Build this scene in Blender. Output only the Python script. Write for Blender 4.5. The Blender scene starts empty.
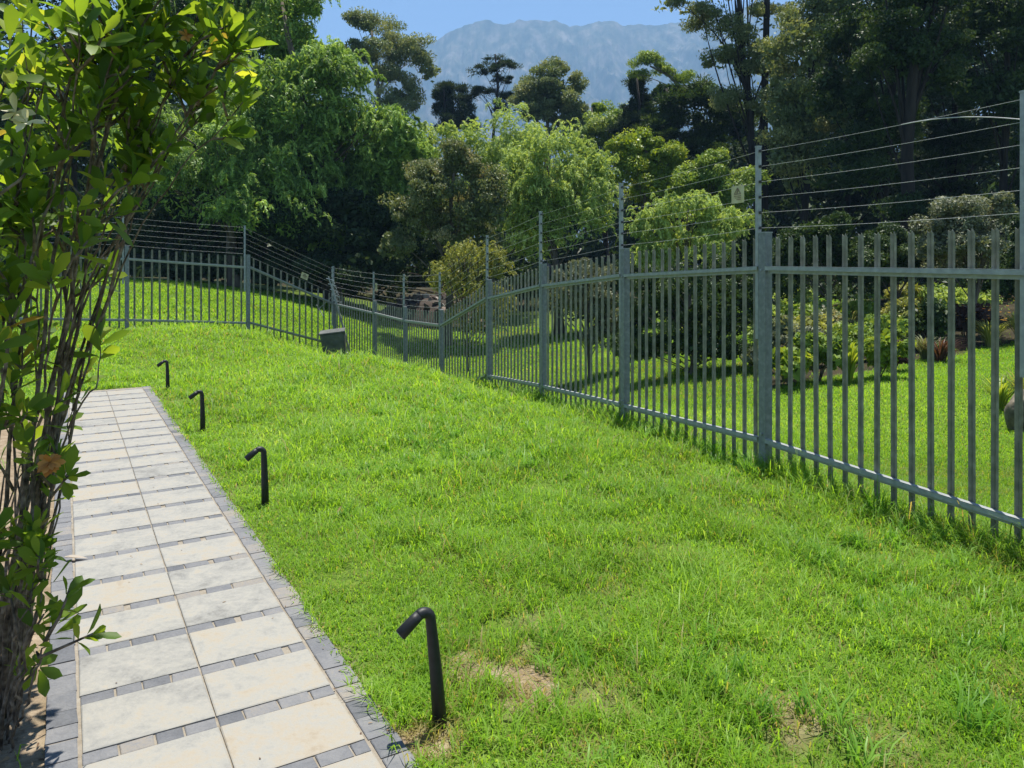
import bpy, math, random
import numpy as np
from mathutils import Vector, Matrix

# ------------------------------------------------------------------ camera, world, sun, exposure
S = bpy.context.scene
COL = S.collection
F, HY, EYE = 770.0, 265.0, 1.7          # focal length in pixels, horizon row, eye height
cd = bpy.data.cameras.new('camera')
cam = bpy.data.objects.new('camera', cd); COL.objects.link(cam)
cam.location = (0, 0, EYE); cam.rotation_euler = (math.radians(90), 0, 0)
cd.sensor_fit = 'HORIZONTAL'; cd.sensor_width = 36; cd.lens = F * 36 / 1024
cd.shift_y = -(384 - HY) / 1024
cd.clip_start = 0.05; cd.clip_end = 20000
S.camera = cam

SUN_EL, SUN_AZ = 78.0, 15.0             # azimuth measured from +Y (into the picture) towards +X
w = bpy.data.worlds.new('World'); S.world = w; w.use_nodes = True
nt = w.node_tree; nt.nodes.clear()
wo = nt.nodes.new('ShaderNodeOutputWorld'); bg = nt.nodes.new('ShaderNodeBackground')
sky = nt.nodes.new('ShaderNodeTexSky'); sky.sky_type = 'NISHITA'; sky.sun_disc = False
sky.sun_elevation = math.radians(SUN_EL); sky.sun_rotation = math.radians(SUN_AZ)
sky.air_density = 1.0; sky.dust_density = 0.0; sky.ozone_density = 3.2; sky.altitude = 1800
bg.inputs['Strength'].default_value = 0.078
nt.links.new(sky.outputs[0], bg.inputs[0]); nt.links.new(bg.outputs[0], wo.inputs[0])
sl = bpy.data.lights.new('sun', 'SUN'); sl.energy = 5.0; sl.angle = math.radians(0.53); sl.color = (1.0, 0.95, 0.86)
so = bpy.data.objects.new('sun', sl); COL.objects.link(so)
_e, _a = math.radians(SUN_EL), math.radians(SUN_AZ)
sdir = Vector((math.sin(_a) * math.cos(_e), math.cos(_a) * math.cos(_e), math.sin(_e)))
so.rotation_euler = sdir.to_track_quat('Z', 'Y').to_euler()
so.location = sdir * 60
S.view_settings.view_transform = 'Standard'; S.view_settings.look = 'None'
S.view_settings.gamma = 1; S.view_settings.use_curve_mapping = False
S.view_settings.exposure = 1.2
S.render.engine = 'CYCLES'
S.cycles.max_bounces = 6; S.cycles.diffuse_bounces = 3; S.cycles.glossy_bounces = 2
S.cycles.transmission_bounces = 4; S.cycles.transparent_max_bounces = 16; S.cycles.volume_bounces = 0
S.cycles.caustics_reflective = False; S.cycles.caustics_refractive = False
S.cycles.use_denoising = True
S.cycles.sample_clamp_indirect = 6

rng = np.random.default_rng(7)
random.seed(7)

# ------------------------------------------------------------------ helpers
def W(px, py, Y):
    """world point seen at pixel (px,py) at distance Y"""
    return np.array([(px - 512) * Y / F, Y, EYE - (py - HY) * Y / F])

def unit(v):
    return v / np.maximum(np.linalg.norm(v, axis=-1, keepdims=True), 1e-9)

def rand_unit(n, r=None):
    return unit((r or rng).normal(size=(n, 3)))

def put(name, me, parent=None, mats=()):
    for m in mats: me.materials.append(m)
    o = bpy.data.objects.new(name, me); COL.objects.link(o)
    if parent is not None: o.parent = parent
    return o

def tag(o, label=None, cat=None, group=None, kind=None):
    if label: o['label'] = label
    if cat: o['category'] = cat
    if group: o['group'] = group
    if kind: o['kind'] = kind
    return o

def thing(name, label, cat, loc=(0, 0, 0), rz=0, group=None):
    o = bpy.data.objects.new(name, None); COL.objects.link(o)
    o.empty_display_size = 0.2
    o.location = [float(c) for c in loc]; o.rotation_euler = (0, 0, rz)
    return tag(o, label, cat, group)

def np_mesh(name, verts, faces, smooth=False, attrs=None, mat_idx=None):
    """faces: list of int arrays, each (n,k) of one k"""
    me = bpy.data.meshes.new(name)
    verts = np.asarray(verts, dtype=np.float32)
    me.vertices.add(len(verts)); me.vertices.foreach_set('co', verts.ravel())
    faces = [np.asarray(f, dtype=np.int32) for f in faces if len(f)]
    loops = np.concatenate([f.ravel() for f in faces])
    sizes = np.concatenate([np.full(len(f), f.shape[1], np.int32) for f in faces])
    starts = np.concatenate([[0], np.cumsum(sizes)[:-1]]).astype(np.int32)
    me.loops.add(len(loops)); me.loops.foreach_set('vertex_index', loops)
    me.polygons.add(len(sizes)); me.polygons.foreach_set('loop_start', starts)
    me.polygons.foreach_set('loop_total', sizes)
    me.polygons.foreach_set('use_smooth', np.full(len(sizes), smooth, dtype=bool))
    if mat_idx is not None: me.polygons.foreach_set('material_index', np.asarray(mat_idx, np.int32))
    me.update(calc_edges=True)
    for k, (dom, arr) in (attrs or {}).items():
        a = me.attributes.new(k, 'FLOAT', dom); a.data.foreach_set('value', np.asarray(arr, np.float32))
    return me

class MB:
    """collects simple solids into one mesh"""
    def __init__(s): s.v = []; s.q = []; s.t = []; s.n = 0
    def add(s, v, quads=(), tris=()):
        v = np.asarray(v, float)
        if len(quads): s.q.append(np.asarray(quads) + s.n)
        if len(tris): s.t.append(np.asarray(tris) + s.n)
        s.v.append(v); s.n += len(v); return s
    def obox(s, c, ex, ey, ez):
        """box: centre and three half-vectors"""
        c, ex, ey, ez = [np.asarray(a, float) for a in (c, ex, ey, ez)]
        v = [c + i * ex + j * ey + k * ez for k in (-1, 1) for j in (-1, 1) for i in (-1, 1)]
        return s.add(v, [(0, 2, 3, 1), (4, 5, 7, 6), (0, 1, 5, 4), (2, 6, 7, 3), (0, 4, 6, 2), (1, 3, 7, 5)])
    def box(s, x0, x1, y0, y1, z0, z1):
        return s.obox(((x0 + x1) / 2, (y0 + y1) / 2, (z0 + z1) / 2), ((x1 - x0) / 2, 0, 0), (0, (y1 - y0) / 2, 0), (0, 0, (z1 - z0) / 2))
    def bar(s, a, b, w, h, up=(0, 0, 1)):
        a, b = np.asarray(a, float), np.asarray(b, float)
        d = unit(b - a); sd = unit(np.cross(d, np.asarray(up, float))); u = np.cross(sd, d)
        return s.obox((a + b) / 2, (b - a) / 2, sd * w / 2, u * h / 2)
    def tube(s, pts, rad, n=8, cap=True):
        pts = np.asarray(pts, float); m = len(pts)
        rad = np.broadcast_to(np.asarray(rad, float), (m,))
        tan = unit(np.gradient(pts, axis=0))
        ref = np.array([0, 0, 1.0]) if abs(tan[0][2]) < 0.9 else np.array([1.0, 0, 0])
        u = unit(np.cross(tan[0], ref)); V = []
        ang = np.arange(n) * 2 * np.pi / n
        for i in range(m):
            u = unit(u - tan[i] * np.dot(u, tan[i])); v = np.cross(tan[i], u)
            V.append(pts[i] + rad[i] * (np.cos(ang)[:, None] * u + np.sin(ang)[:, None] * v))
        V = np.concatenate(V); Q = []
        for i in range(m - 1):
            for j in range(n):
                Q.append((i * n + j, i * n + (j + 1) % n, (i + 1) * n + (j + 1) % n, (i + 1) * n + j))
        T = []
        if cap:
            V = np.concatenate([V, pts[:1], pts[-1:]]); c0, c1 = m * n, m * n + 1
            for j in range(n):
                T.append((c0, (j + 1) % n, j)); T.append((c1, (m - 1) * n + j, (m - 1) * n + (j + 1) % n))
        return s.add(V, Q, T)
    def build(s, name, mat, parent=None, smooth=False, bevel=0):
        v = np.concatenate(s.v); f = []
        if s.q: f.append(np.concatenate(s.q))
        if s.t: f.append(np.concatenate(s.t))
        o = put(name, np_mesh(name, v, f, smooth), parent, [mat] if not isinstance(mat, (list, tuple)) else mat)
        if bevel:
            m = o.modifiers.new('bevel', 'BEVEL'); m.width = bevel; m.segments = 2; m.limit_method = 'ANGLE'
        return o

def smooth01(x): x = np.clip(x, 0, 1); return x * x * (3 - 2 * x)

class VNoise:
    """tileable-free value noise in 2-D"""
    def __init__(s, seed): s.t = np.random.default_rng(seed).random((256, 256))
    def __call__(s, x, y):
        xi, yi = np.floor(x).astype(int), np.floor(y).astype(int)
        fx, fy = smooth01(x - xi), smooth01(y - yi)
        g = lambda a, b: s.t[a & 255, b & 255]
        return (g(xi, yi) * (1 - fx) + g(xi + 1, yi) * fx) * (1 - fy) + (g(xi, yi + 1) * (1 - fx) + g(xi + 1, yi + 1) * fx) * fy
    def fbm(s, x, y, o=4):
        a, t, n = 1.0, 0, 0
        for i in range(o):
            t = t + a * s(x * 2 ** i + 17 * i, y * 2 ** i + 31 * i); n += a; a *= 0.5
        return t / n
VN = VNoise(3)

# ------------------------------------------------------------------ materials
def mat(name):
    m = bpy.data.materials.new(name); m.use_nodes = True
    n = m.node_tree; n.nodes.clear()
    return m, n, n.nodes.new, n.links.new

def ramp(N, stops):
    r = N('ShaderNodeValToRGB'); e = r.color_ramp.elements
    e[0].position, e[0].color = stops[0][0], (*stops[0][1], 1)
    e[1].position, e[1].color = stops[-1][0], (*stops[-1][1], 1)
    for p, c in stops[1:-1]:
        x = e.new(p); x.color = (*c, 1)
    return r

def leaf_mat(name, stops, trans=0.4, rough=0.5, spec=0.3, tcol=1.5, yel=1.25, gain=1.0):
    """leaf colour from the per-leaf 'tint' value; light passes through"""
    stops = [(q, tuple(min(0.8, v * gain) for v in c)) for q, c in stops]
    m, n, N, L = mat(name)
    at = N('ShaderNodeAttribute'); at.attribute_name = 'tint'
    r = ramp(N, stops); L(at.outputs['Fac'], r.inputs[0])
    p = N('ShaderNodeBsdfPrincipled'); L(r.outputs[0], p.inputs['Base Color'])
    p.inputs['Roughness'].default_value = rough; p.inputs['Specular IOR Level'].default_value = spec
    t = N('ShaderNodeBsdfTranslucent')
    mx = N('ShaderNodeMix'); mx.data_type = 'RGBA'; mx.blend_type = 'MULTIPLY'; mx.inputs[0].default_value = 1
    L(r.outputs[0], mx.inputs[6]); mx.inputs[7].default_value = (tcol * yel, tcol, tcol * 0.5, 1)
    L(mx.outputs[2], t.inputs[0])
    s = N('ShaderNodeMixShader'); s.inputs[0].default_value = trans
    L(p.outputs[0], s.inputs[1]); L(t.outputs[0], s.inputs[2])
    o = N('ShaderNodeOutputMaterial'); L(s.outputs[0], o.inputs[0])
    return m

def noise_mat(name, stops, scale=5, detail=6, rough=0.8, metal=0, bump=0, bscale=None, stretch=None, spec=0.3, distort=0):
    m, n, N, L = mat(name)
    tc = N('ShaderNodeTexCoord'); src = tc.outputs['Object']
    if stretch:
        mp = N('ShaderNodeMapping'); mp.inputs['Scale'].default_value = stretch; L(src, mp.inputs[0]); src = mp.outputs[0]
    nz = N('ShaderNodeTexNoise'); nz.inputs['Scale'].default_value = scale; nz.inputs['Detail'].default_value = detail
    nz.inputs['Distortion'].default_value = distort
    L(src, nz.inputs[0])
    r = ramp(N, stops); L(nz.outputs['Fac'], r.inputs[0])
    p = N('ShaderNodeBsdfPrincipled'); L(r.outputs[0], p.inputs['Base Color'])
    p.inputs['Roughness'].default_value = rough; p.inputs['Metallic'].default_value = metal
    p.inputs['Specular IOR Level'].default_value = spec
    if bump:
        n2 = N('ShaderNodeTexNoise'); n2.inputs['Scale'].default_value = bscale or scale * 3; n2.inputs['Detail'].default_value = 8
        L(src, n2.inputs[0])
        b = N('ShaderNodeBump'); b.inputs['Strength'].default_value = bump; b.inputs['Distance'].default_value = 0.02
        L(n2.outputs['Fac'], b.inputs['Height']); L(b.outputs[0], p.inputs['Normal'])
    o = N('ShaderNodeOutputMaterial'); L(p.outputs[0], o.inputs[0])
    return m

def tint_mat(name, stops, scale, rough, bump, bscale, mottle=0.35, spec=0.3):
    """stone: per-piece 'tint' picks the colour, noise mottles it"""
    m, n, N, L = mat(name)
    at = N('ShaderNodeAttribute'); at.attribute_name = 'tint'
    tc = N('ShaderNodeTexCoord')
    nz = N('ShaderNodeTexNoise'); nz.inputs['Scale'].default_value = scale; nz.inputs['Detail'].default_value = 8
    nz.inputs['Roughness'].default_value = 0.65; nz.inputs['Distortion'].default_value = 0.6
    L(tc.outputs['Object'], nz.inputs[0])
    n3 = N('ShaderNodeTexNoise'); n3.inputs['Scale'].default_value = scale * 5; n3.inputs['Detail'].default_value = 10; n3.inputs['Roughness'].default_value = 0.75; L(tc.outputs['Object'], n3.inputs[0])
    av = N('ShaderNodeMath'); av.operation = 'MULTIPLY_ADD'; av.inputs[1].default_value = 0.45; L(n3.outputs['Fac'], av.inputs[0])
    av2 = N('ShaderNodeMath'); av2.operation = 'MULTIPLY'; av2.inputs[1].default_value = 0.55; L(nz.outputs['Fac'], av2.inputs[0]); L(av2.outputs[0], av.inputs[2])
    a = N('ShaderNodeMath'); a.operation = 'MULTIPLY_ADD'; a.inputs[1].default_value = mottle * 2.6; a.inputs[2].default_value = -mottle * 1.3
    L(av.outputs[0], a.inputs[0])
    b = N('ShaderNodeMath'); b.operation = 'ADD'; L(at.outputs['Fac'], b.inputs[0]); L(a.outputs[0], b.inputs[1])
    r = ramp(N, stops); L(b.outputs[0], r.inputs[0])
    p = N('ShaderNodeBsdfPrincipled'); L(r.outputs[0], p.inputs['Base Color']); p.inputs['Roughness'].default_value = rough
    p.inputs['Specular IOR Level'].default_value = spec
    n2 = N('ShaderNodeTexNoise'); n2.inputs['Scale'].default_value = bscale; n2.inputs['Detail'].default_value = 9
    L(tc.outputs['Object'], n2.inputs[0])
    bp = N('ShaderNodeBump'); bp.inputs['Strength'].default_value = bump; bp.inputs['Distance'].default_value = 0.01
    L(n2.outputs['Fac'], bp.inputs['Height']); L(bp.outputs[0], p.inputs['Normal'])
    o = N('ShaderNodeOutputMaterial'); L(p.outputs[0], o.inputs[0])
    return m

M = {}
M['galv'] = noise_mat('galvanised_steel', [(0.3, (0.14, 0.153, 0.158)), (0.55, (0.19, 0.203, 0.205)), (0.75, (0.26, 0.268, 0.264))], 26, 6, 0.5, 0.12, 0.05, 60, spec=0.5)
M['galv_pale'] = noise_mat('galvanised_rail', [(0.3, (0.24, 0.255, 0.25)), (0.55, (0.30, 0.315, 0.31)), (0.75, (0.37, 0.38, 0.37))], 20, 6, 0.42, 0.05, 0.04, 60, spec=0.5)
M['picket'] = noise_mat('picket_steel', [(0.3, (0.15, 0.148, 0.11)), (0.52, (0.22, 0.213, 0.16)), (0.75, (0.33, 0.315, 0.245))], 14, 8, 0.55, 0.08, 0.05, 60, spec=0.45)
M['wire'] = noise_mat('fence_wire', [(0.3, (0.36, 0.36, 0.36)), (0.7, (0.5, 0.5, 0.49))], 30, 2, 0.4, 0.0)
M['insulator'] = noise_mat('insulator_plastic', [(0.3, (0.03, 0.03, 0.03)), (0.7, (0.06, 0.06, 0.06))], 30, 2, 0.4)
M['black'] = noise_mat('black_powder_coat', [(0.3, (0.010, 0.011, 0.012)), (0.7, (0.018, 0.019, 0.02))], 40, 4, 0.5, 0, 0.06, 300, spec=0.35)
M['lens'] = noise_mat('lamp_lens', [(0.3, (0.3, 0.3, 0.28)), (0.7, (0.4, 0.4, 0.36))], 30, 2, 0.2)
M['slab'] = tint_mat('pale_concrete_slab', [(0.0, (0.15, 0.147, 0.135)), (0.25, (0.218, 0.214, 0.196)), (0.5, (0.266, 0.257, 0.228)), (0.75, (0.285, 0.252, 0.198)), (1.0, (0.245, 0.205, 0.15))], 5, 0.85, 0.4, 45, 0.95)
M['cobble'] = tint_mat('blue_grey_cobble', [(0.0, (0.07, 0.074, 0.082)), (0.4, (0.125, 0.128, 0.135)), (0.7, (0.172, 0.171, 0.172)), (1.0, (0.23, 0.203, 0.165))], 16, 0.8, 0.6, 70, 0.55)
M['mortar'] = noise_mat('mortar', [(0.3, (0.19, 0.16, 0.12)), (0.55, (0.255, 0.225, 0.18)), (0.8, (0.30, 0.28, 0.24))], 18, 8, 0.95, 0, 0.5, 90)
M['bark'] = noise_mat('bark_grey', [(0.3, (0.05, 0.04, 0.032)), (0.7, (0.15, 0.125, 0.10))], 4, 8, 0.9, 0, 0.6, 12, (1, 1, 0.25))
M['bark_pale'] = noise_mat('bark_pale', [(0.3, (0.10, 0.085, 0.07)), (0.5, (0.22, 0.19, 0.16)), (0.75, (0.34, 0.31, 0.27))], 2.5, 8, 0.85, 0, 0.4, 9, (1, 1, 0.3))
M['bark_dark'] = noise_mat('bark_dark', [(0.3, (0.012, 0.010, 0.009)), (0.7, (0.04, 0.033, 0.028))], 4, 8, 0.95, 0, 0.7, 10, (1, 1, 0.25))
M['stem'] = noise_mat('shrub_stem', [(0.3, (0.02, 0.015, 0.011)), (0.5, (0.12, 0.095, 0.07)), (0.72, (0.28, 0.235, 0.185))], 28, 8, 0.85, 0, 0.5, 80)
M['sign'] = noise_mat('faded_sign_yellow', [(0.3, (0.50, 0.44, 0.22)), (0.7, (0.62, 0.56, 0.34))], 14, 4, 0.6)
M['sign_mark'] = noise_mat('faded_sign_print', [(0.3, (0.20, 0.15, 0.09)), (0.7, (0.34, 0.28, 0.17))], 30, 4, 0.6)
M['box'] = noise_mat('weathered_grey_plastic', [(0.3, (0.06, 0.065, 0.062)), (0.55, (0.10, 0.105, 0.10)), (0.8, (0.16, 0.16, 0.15))], 5, 8, 0.75, 0, 0.3, 20)
M['rubble'] = tint_mat('rubble_stone', [(0.0, (0.06, 0.045, 0.036)), (0.5, (0.13, 0.10, 0.082)), (0.8, (0.22, 0.17, 0.14)), (1.0, (0.42, 0.38, 0.34))], 3, 0.9, 0.5, 9, 0.25)
M['earth_heap'] = noise_mat('earth', [(0.3, (0.025, 0.02, 0.015)), (0.7, (0.065, 0.05, 0.04))], 2, 8, 0.95, 0, 0.6, 8)
M['rock'] = noise_mat('garden_rock', [(0.3, (0.06, 0.05, 0.038)), (0.5, (0.15, 0.125, 0.09)), (0.75, (0.27, 0.23, 0.17))], 9, 9, 0.9, 0, 0.8, 9)
M['pale_stone'] = noise_mat('pale_stone', [(0.3, (0.3, 0.28, 0.25)), (0.7, (0.45, 0.43, 0.40))], 12, 6, 0.9, 0, 0.5, 20)
M['petal'] = leaf_mat('cream_petal', [(0, (0.62, 0.57, 0.40)), (1, (0.80, 0.78, 0.66))], 0.4, 0.5, tcol=1.0, yel=1.05)
M['wilt'] = leaf_mat('wilted_petal', [(0, (0.30, 0.12, 0.03)), (1, (0.62, 0.34, 0.10))], 0.35, 0.7, tcol=1.0, yel=1.1)
M['dryleaf'] = leaf_mat('dry_leaf', [(0, (0.10, 0.055, 0.03)), (1, (0.30, 0.20, 0.11))], 0.2, 0.7, tcol=1.0)
M['paleleaf'] = leaf_mat('bleached_leaf', [(0, (0.36, 0.31, 0.25)), (1, (0.5, 0.46, 0.40))], 0.2, 0.7, tcol=1.0)
# foliage
M['grass'] = leaf_mat('lawn_blade', [(0.0, (0.30, 0.24, 0.10)), (0.08, (0.25, 0.25, 0.06)), (0.2, (0.112, 0.218, 0.019)), (0.6, (0.172, 0.326, 0.023)), (0.92, (0.24, 0.40, 0.038)), (1.0, (0.30, 0.43, 0.10))], 0.5, 0.5, 0.25, 1.7, 1.12)
M['grass_coarse'] = leaf_mat('coarse_blade', [(0.0, (0.07, 0.18, 0.016)), (0.5, (0.14, 0.30, 0.024)), (1.0, (0.26, 0.42, 0.09))], 0.42, 0.45, 0.28, 1.5, 1.02)
M['hedge'] = leaf_mat('glossy_leaf', [(0.0, (0.04, 0.09, 0.012)), (0.4, (0.08, 0.16, 0.018)), (0.75, (0.15, 0.24, 0.022)), (0.94, (0.25, 0.31, 0.035)), (1.0, (0.24, 0.20, 0.04))], 0.55, 0.48, 0.35, 2.0, 1.25)
M['willow'] = leaf_mat('willow_leaf', [(0, (0.09, 0.14, 0.034)), (0.5, (0.17, 0.235, 0.066)), (1, (0.29, 0.355, 0.13))], 0.42, 0.5, 0.3, 1.4, 1.15, 1.8)
M['bamboo'] = leaf_mat('bamboo_leaf', [(0, (0.034, 0.062, 0.016)), (0.5, (0.082, 0.135, 0.029)), (1, (0.172, 0.24, 0.068))], 0.4, 0.5, 0.35, 1.4, 1.12, 2.45)
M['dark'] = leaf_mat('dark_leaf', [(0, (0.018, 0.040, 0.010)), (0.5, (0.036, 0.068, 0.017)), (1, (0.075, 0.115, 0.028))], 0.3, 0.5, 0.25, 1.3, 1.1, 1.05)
M['gum'] = leaf_mat('gum_leaf', [(0, (0.045, 0.065, 0.024)), (0.5, (0.085, 0.108, 0.042)), (1, (0.15, 0.16, 0.07))], 0.32, 0.5, 0.3, 1.3, 1.1, 2.1)
M['pine'] = leaf_mat('pine_needle', [(0, (0.014, 0.028, 0.012)), (0.5, (0.026, 0.046, 0.019)), (1, (0.052, 0.075, 0.028))], 0.2, 0.6, 0.2, 1.2, 1.1, 1.3)
M['olive'] = leaf_mat('olive_leaf', [(0, (0.045, 0.062, 0.025)), (0.45, (0.08, 0.10, 0.042)), (0.85, (0.15, 0.16, 0.075)), (1, (0.21, 0.175, 0.10))], 0.3, 0.5, 0.3, 1.3, 1.1, 1.75)
M['yellow'] = leaf_mat('yellow_green_leaf', [(0, (0.12, 0.14, 0.025)), (0.5, (0.20, 0.22, 0.050)), (1, (0.32, 0.32, 0.11))], 0.4, 0.5, 0.3, 1.3, 1.1, 1.25)
M['mid'] = leaf_mat('mid_green_leaf', [(0, (0.06, 0.105, 0.018)), (0.5, (0.11, 0.17, 0.026)), (1, (0.19, 0.24, 0.045))], 0.38, 0.5, 0.3, 1.4, 1.15, 1.6)
M['greygreen'] = leaf_mat('grey_green_leaf', [(0, (0.07, 0.085, 0.05)), (0.5, (0.13, 0.145, 0.085)), (1, (0.24, 0.25, 0.16))], 0.3, 0.5, 0.3, 1.2, 1.05, 1.2)
M['lime'] = leaf_mat('lime_leaf', [(0, (0.12, 0.20, 0.025)), (0.5, (0.20, 0.30, 0.03)), (1, (0.32, 0.40, 0.06))], 0.42, 0.45, 0.35, 1.4)
M['maroon'] = leaf_mat('maroon_leaf', [(0, (0.035, 0.022, 0.018)), (0.5, (0.085, 0.04, 0.03)), (1, (0.15, 0.08, 0.05))], 0.3, 0.5, 0.3, 1.2)
M['orange'] = leaf_mat('orange_petal', [(0, (0.45, 0.16, 0.03)), (1, (0.70, 0.42, 0.05))], 0.3, 0.6, 0.2, 1.0)
M['white_fl'] = leaf_mat('white_petal', [(0, (0.6, 0.6, 0.56)), (1, (0.8, 0.8, 0.76))], 0.3, 0.6, 0.2, 1.0)

# ------------------------------------------------------------------ terrain
R0 = np.array([-0.311, 2.602])                # point on the right edge of the path
PD = np.array([-0.503, 0.8643]); PN = np.array([0.8643, 0.503])   # along and across (to the right)
P_LEN0, P_LEN1, P_W = -1.6, 9.40, 1.10
FENCE = [  # right run: x, y, post top z, ground z
    (3.852, 2.10, 1.93, 0.0), (2.977, 4.343, 1.955, -0.02), (2.136, 6.5, 1.97, -0.02), (1.27, 8.66, 1.88, -0.12), (0.434, 10.76, 1.71, -0.23), (-0.384, 12.8, 1.45, -0.38),
    (-1.40, 15.2, 0.81, -1.10), (-2.42, 17.4, 0.75, -1.18), (-3.49, 19.6, 0.78, -1.12), (-4.95, 21.5, 0.92, -0.82)]
FENCE_L = [(-4.95, 21.5, 0.92, -0.75), (-6.58, 19.2, 1.95, 0.02), (-9.2, 18.4, 2.15, 0.15), (-11.9, 17.6, 2.25, 0.25)]

ctrl = []
for x, y, t, g in FENCE: ctrl.append((x, y, g))
for x, y, t, g in FENCE_L[1:]: ctrl.append((x, y, g))
for s in np.arange(-1.5, 10, 1.6):
    for nn in (-2.5, -1.1, 0.1, 1.2):
        p = R0 + PD * s + PN * nn; ctrl.append((p[0], p[1], 0.0))
ctrl += [(x, y, 0) for x, y in ((0, 0), (2, 0), (4, 2), (1.2, 3), (1.2, 5), (0, 6), (-1.5, 9), (-2.5, 11), (-5, 12.5), (-9, 12), (-12, 14), (-4, -2), (3, -3), (-8, 4))]
def C(px, py, Y): p = W(px, py, Y); ctrl.append(tuple(p))
C(500, 397, 12.0); C(441, 377, 13.3); C(410, 370, 14.6); C(380, 363, 16.0); C(345, 367, 18.6); C(335, 362, 20.0); C(300, 353, 18.8); C(335, 363, 17.5); C(350, 368, 17.0); C(320, 360, 16.5); C(335, 363, 15.0)
C(250, 338, 17.2); C(150, 333, 16.4)
ctrl += [(-12, 23, 0.95), (-9, 23.5, 0.70), (-6.5, 24.5, 0.15), (-5, 26, -0.45), (-3, 25, -0.9), (-10, 30, 0.8), (-5, 32, 0.0), (-16, 30, 1.2), (-18, 20, 0.8)]
C(800, 386, 12.6); C(900, 372, 13.6); C(1020, 346, 16.5); C(660, 368, 17.0); C(560, 352, 23.0); C(450, 342, 26.0); C(900, 470, 8.2); C(790, 440, 9.0); C(700, 410, 11.5)
C(960, 420, 10.0)
ctrl += [(5, 4.4, -0.1), (7, 6, 0.1), (9, 10, 0.25), (14, 16, 0.5), (8, 22, 0.2), (14, 26, 0.6), (3, 28, -0.6), (0, 32, -0.4), (20, 20, 0.8), (6, 1, 0.0)]
ctrl = np.array(ctrl, float)
def _tps(r2): return r2 * np.log(np.maximum(r2, 1e-9)) * 0.5
_n = len(ctrl)
_d2 = ((ctrl[:, None, :2] - ctrl[None, :, :2]) ** 2).sum(-1)
_A = np.zeros((_n + 3, _n + 3)); _A[:_n, :_n] = _tps(_d2) + np.eye(_n) * 0.12
_A[:_n, _n] = 1; _A[:_n, _n + 1:] = ctrl[:, :2]; _A[_n, :_n] = 1; _A[_n + 1:, :_n] = ctrl[:, :2].T
_w = np.linalg.solve(_A, np.concatenate([ctrl[:, 2], [0, 0, 0]]))
def path_sn(x, y):
    dx, dy = x - R0[0], y - R0[1]
    return dx * PD[0] + dy * PD[1], dx * PN[0] + dy * PN[1]
def ground(x, y):
    x = np.atleast_1d(np.asarray(x, float)); y = np.atleast_1d(np.asarray(y, float))
    sh = x.shape; x, y = x.ravel(), y.ravel(); z = np.empty_like(x)
    for i in range(0, len(x), 40000):
        xs, ys = np.clip(x[i:i + 40000], -25, 25), np.clip(y[i:i + 40000], -6, 36)
        d2 = (xs[:, None] - ctrl[:, 0]) ** 2 + (ys[:, None] - ctrl[:, 1]) ** 2
        z[i:i + 40000] = _tps(d2) @ _w[:_n] + _w[_n] + _w[_n + 1] * xs + _w[_n + 2] * ys
    s, n = path_sn(x, y)
    d = np.maximum(np.maximum(-P_W - n, n), np.maximum(s - P_LEN1, -3 - s))
    flat = 1 - smooth01((d - 0.12) / 0.9)
    z = z * (1 - flat)
    r = np.hypot(x, y - 12)
    far = smooth01((r - 22) / 40)
    z = z * (1 - far) + 0.2 * far
    bump = (VN.fbm(x * 1.3 + 40, y * 1.3 + 40, 3) - 0.5) * 0.07 * (1 - flat) * (1 - far)
    return (z + bump).reshape(sh)
def G(x, y): return float(ground(x, y)[0])

# bare patches in the lawn: x, y, radius, strength (as seen)
PATCH = []
for px, py, r, s in ((515, 672, 0.20, 1.0), (530, 695, 0.12, 0.9), (470, 690, 0.10, .6), (790, 716, 0.13, 0.7), (600, 690, 0.16, 0.6), (590, 750, 0.13, 0.55), (536, 620, 0.10, 0.6),
                    (428, 745, 0.10, 0.9), (400, 738, 0.09, 1.0), (690, 640, 0.14, .4), (1000, 690, 0.13, 0.5), (450, 560, .12, .45), (500, 560, 0.12, 0.4), (960, 600, 0.12, 0.4), (620, 585, .15, .35), (900, 750, .15, .5), (720, 570, .12, .35), (490, 590, .1, .5)):
    Y = EYE * F / (py - HY); PATCH.append(((px - 512) * Y / F, Y, r, s if s > 0.65 else s * 0.55))
def bare(x, y):
    v = np.zeros_like(x)
    nz = VN.fbm(x * 9 + 7, y * 9 + 3, 3)
    for a, b, r, s in PATCH:
        d = np.hypot(x - a, (y - b)) / r
        v = np.maximum(v, 1.0 * s * smooth01(1.35 - d + (nz - 0.5) * 2.6))
    return v
def bed(x, y):
    s, n = path_sn(x, y)
    e = VN.fbm(x * 3, y * 3, 3) * 0.3
    return smooth01((-n - P_W) / 0.03 + 1) * (n > -3.0 - e) * (s < 8.2 + e)

BED_X = np.array([3.2, 4.3, 5.2, 6.6, 8.2, 11.2, 16.0]); BED_Y = np.array([13.2, 12.5, 12.9, 13.9, 15.2, 17.0, 19.0])
def garden_bed(x, y):
    f = y - np.interp(x, BED_X, BED_Y) + (VN.fbm(x * 1.2 + 3, y * 1.2, 3) - 0.5) * 0.5
    return smooth01(f / 0.15) * (x > 4.3 + (y - 13) * 0.33) * smooth01((9.5 - f) / 0.5)

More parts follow.
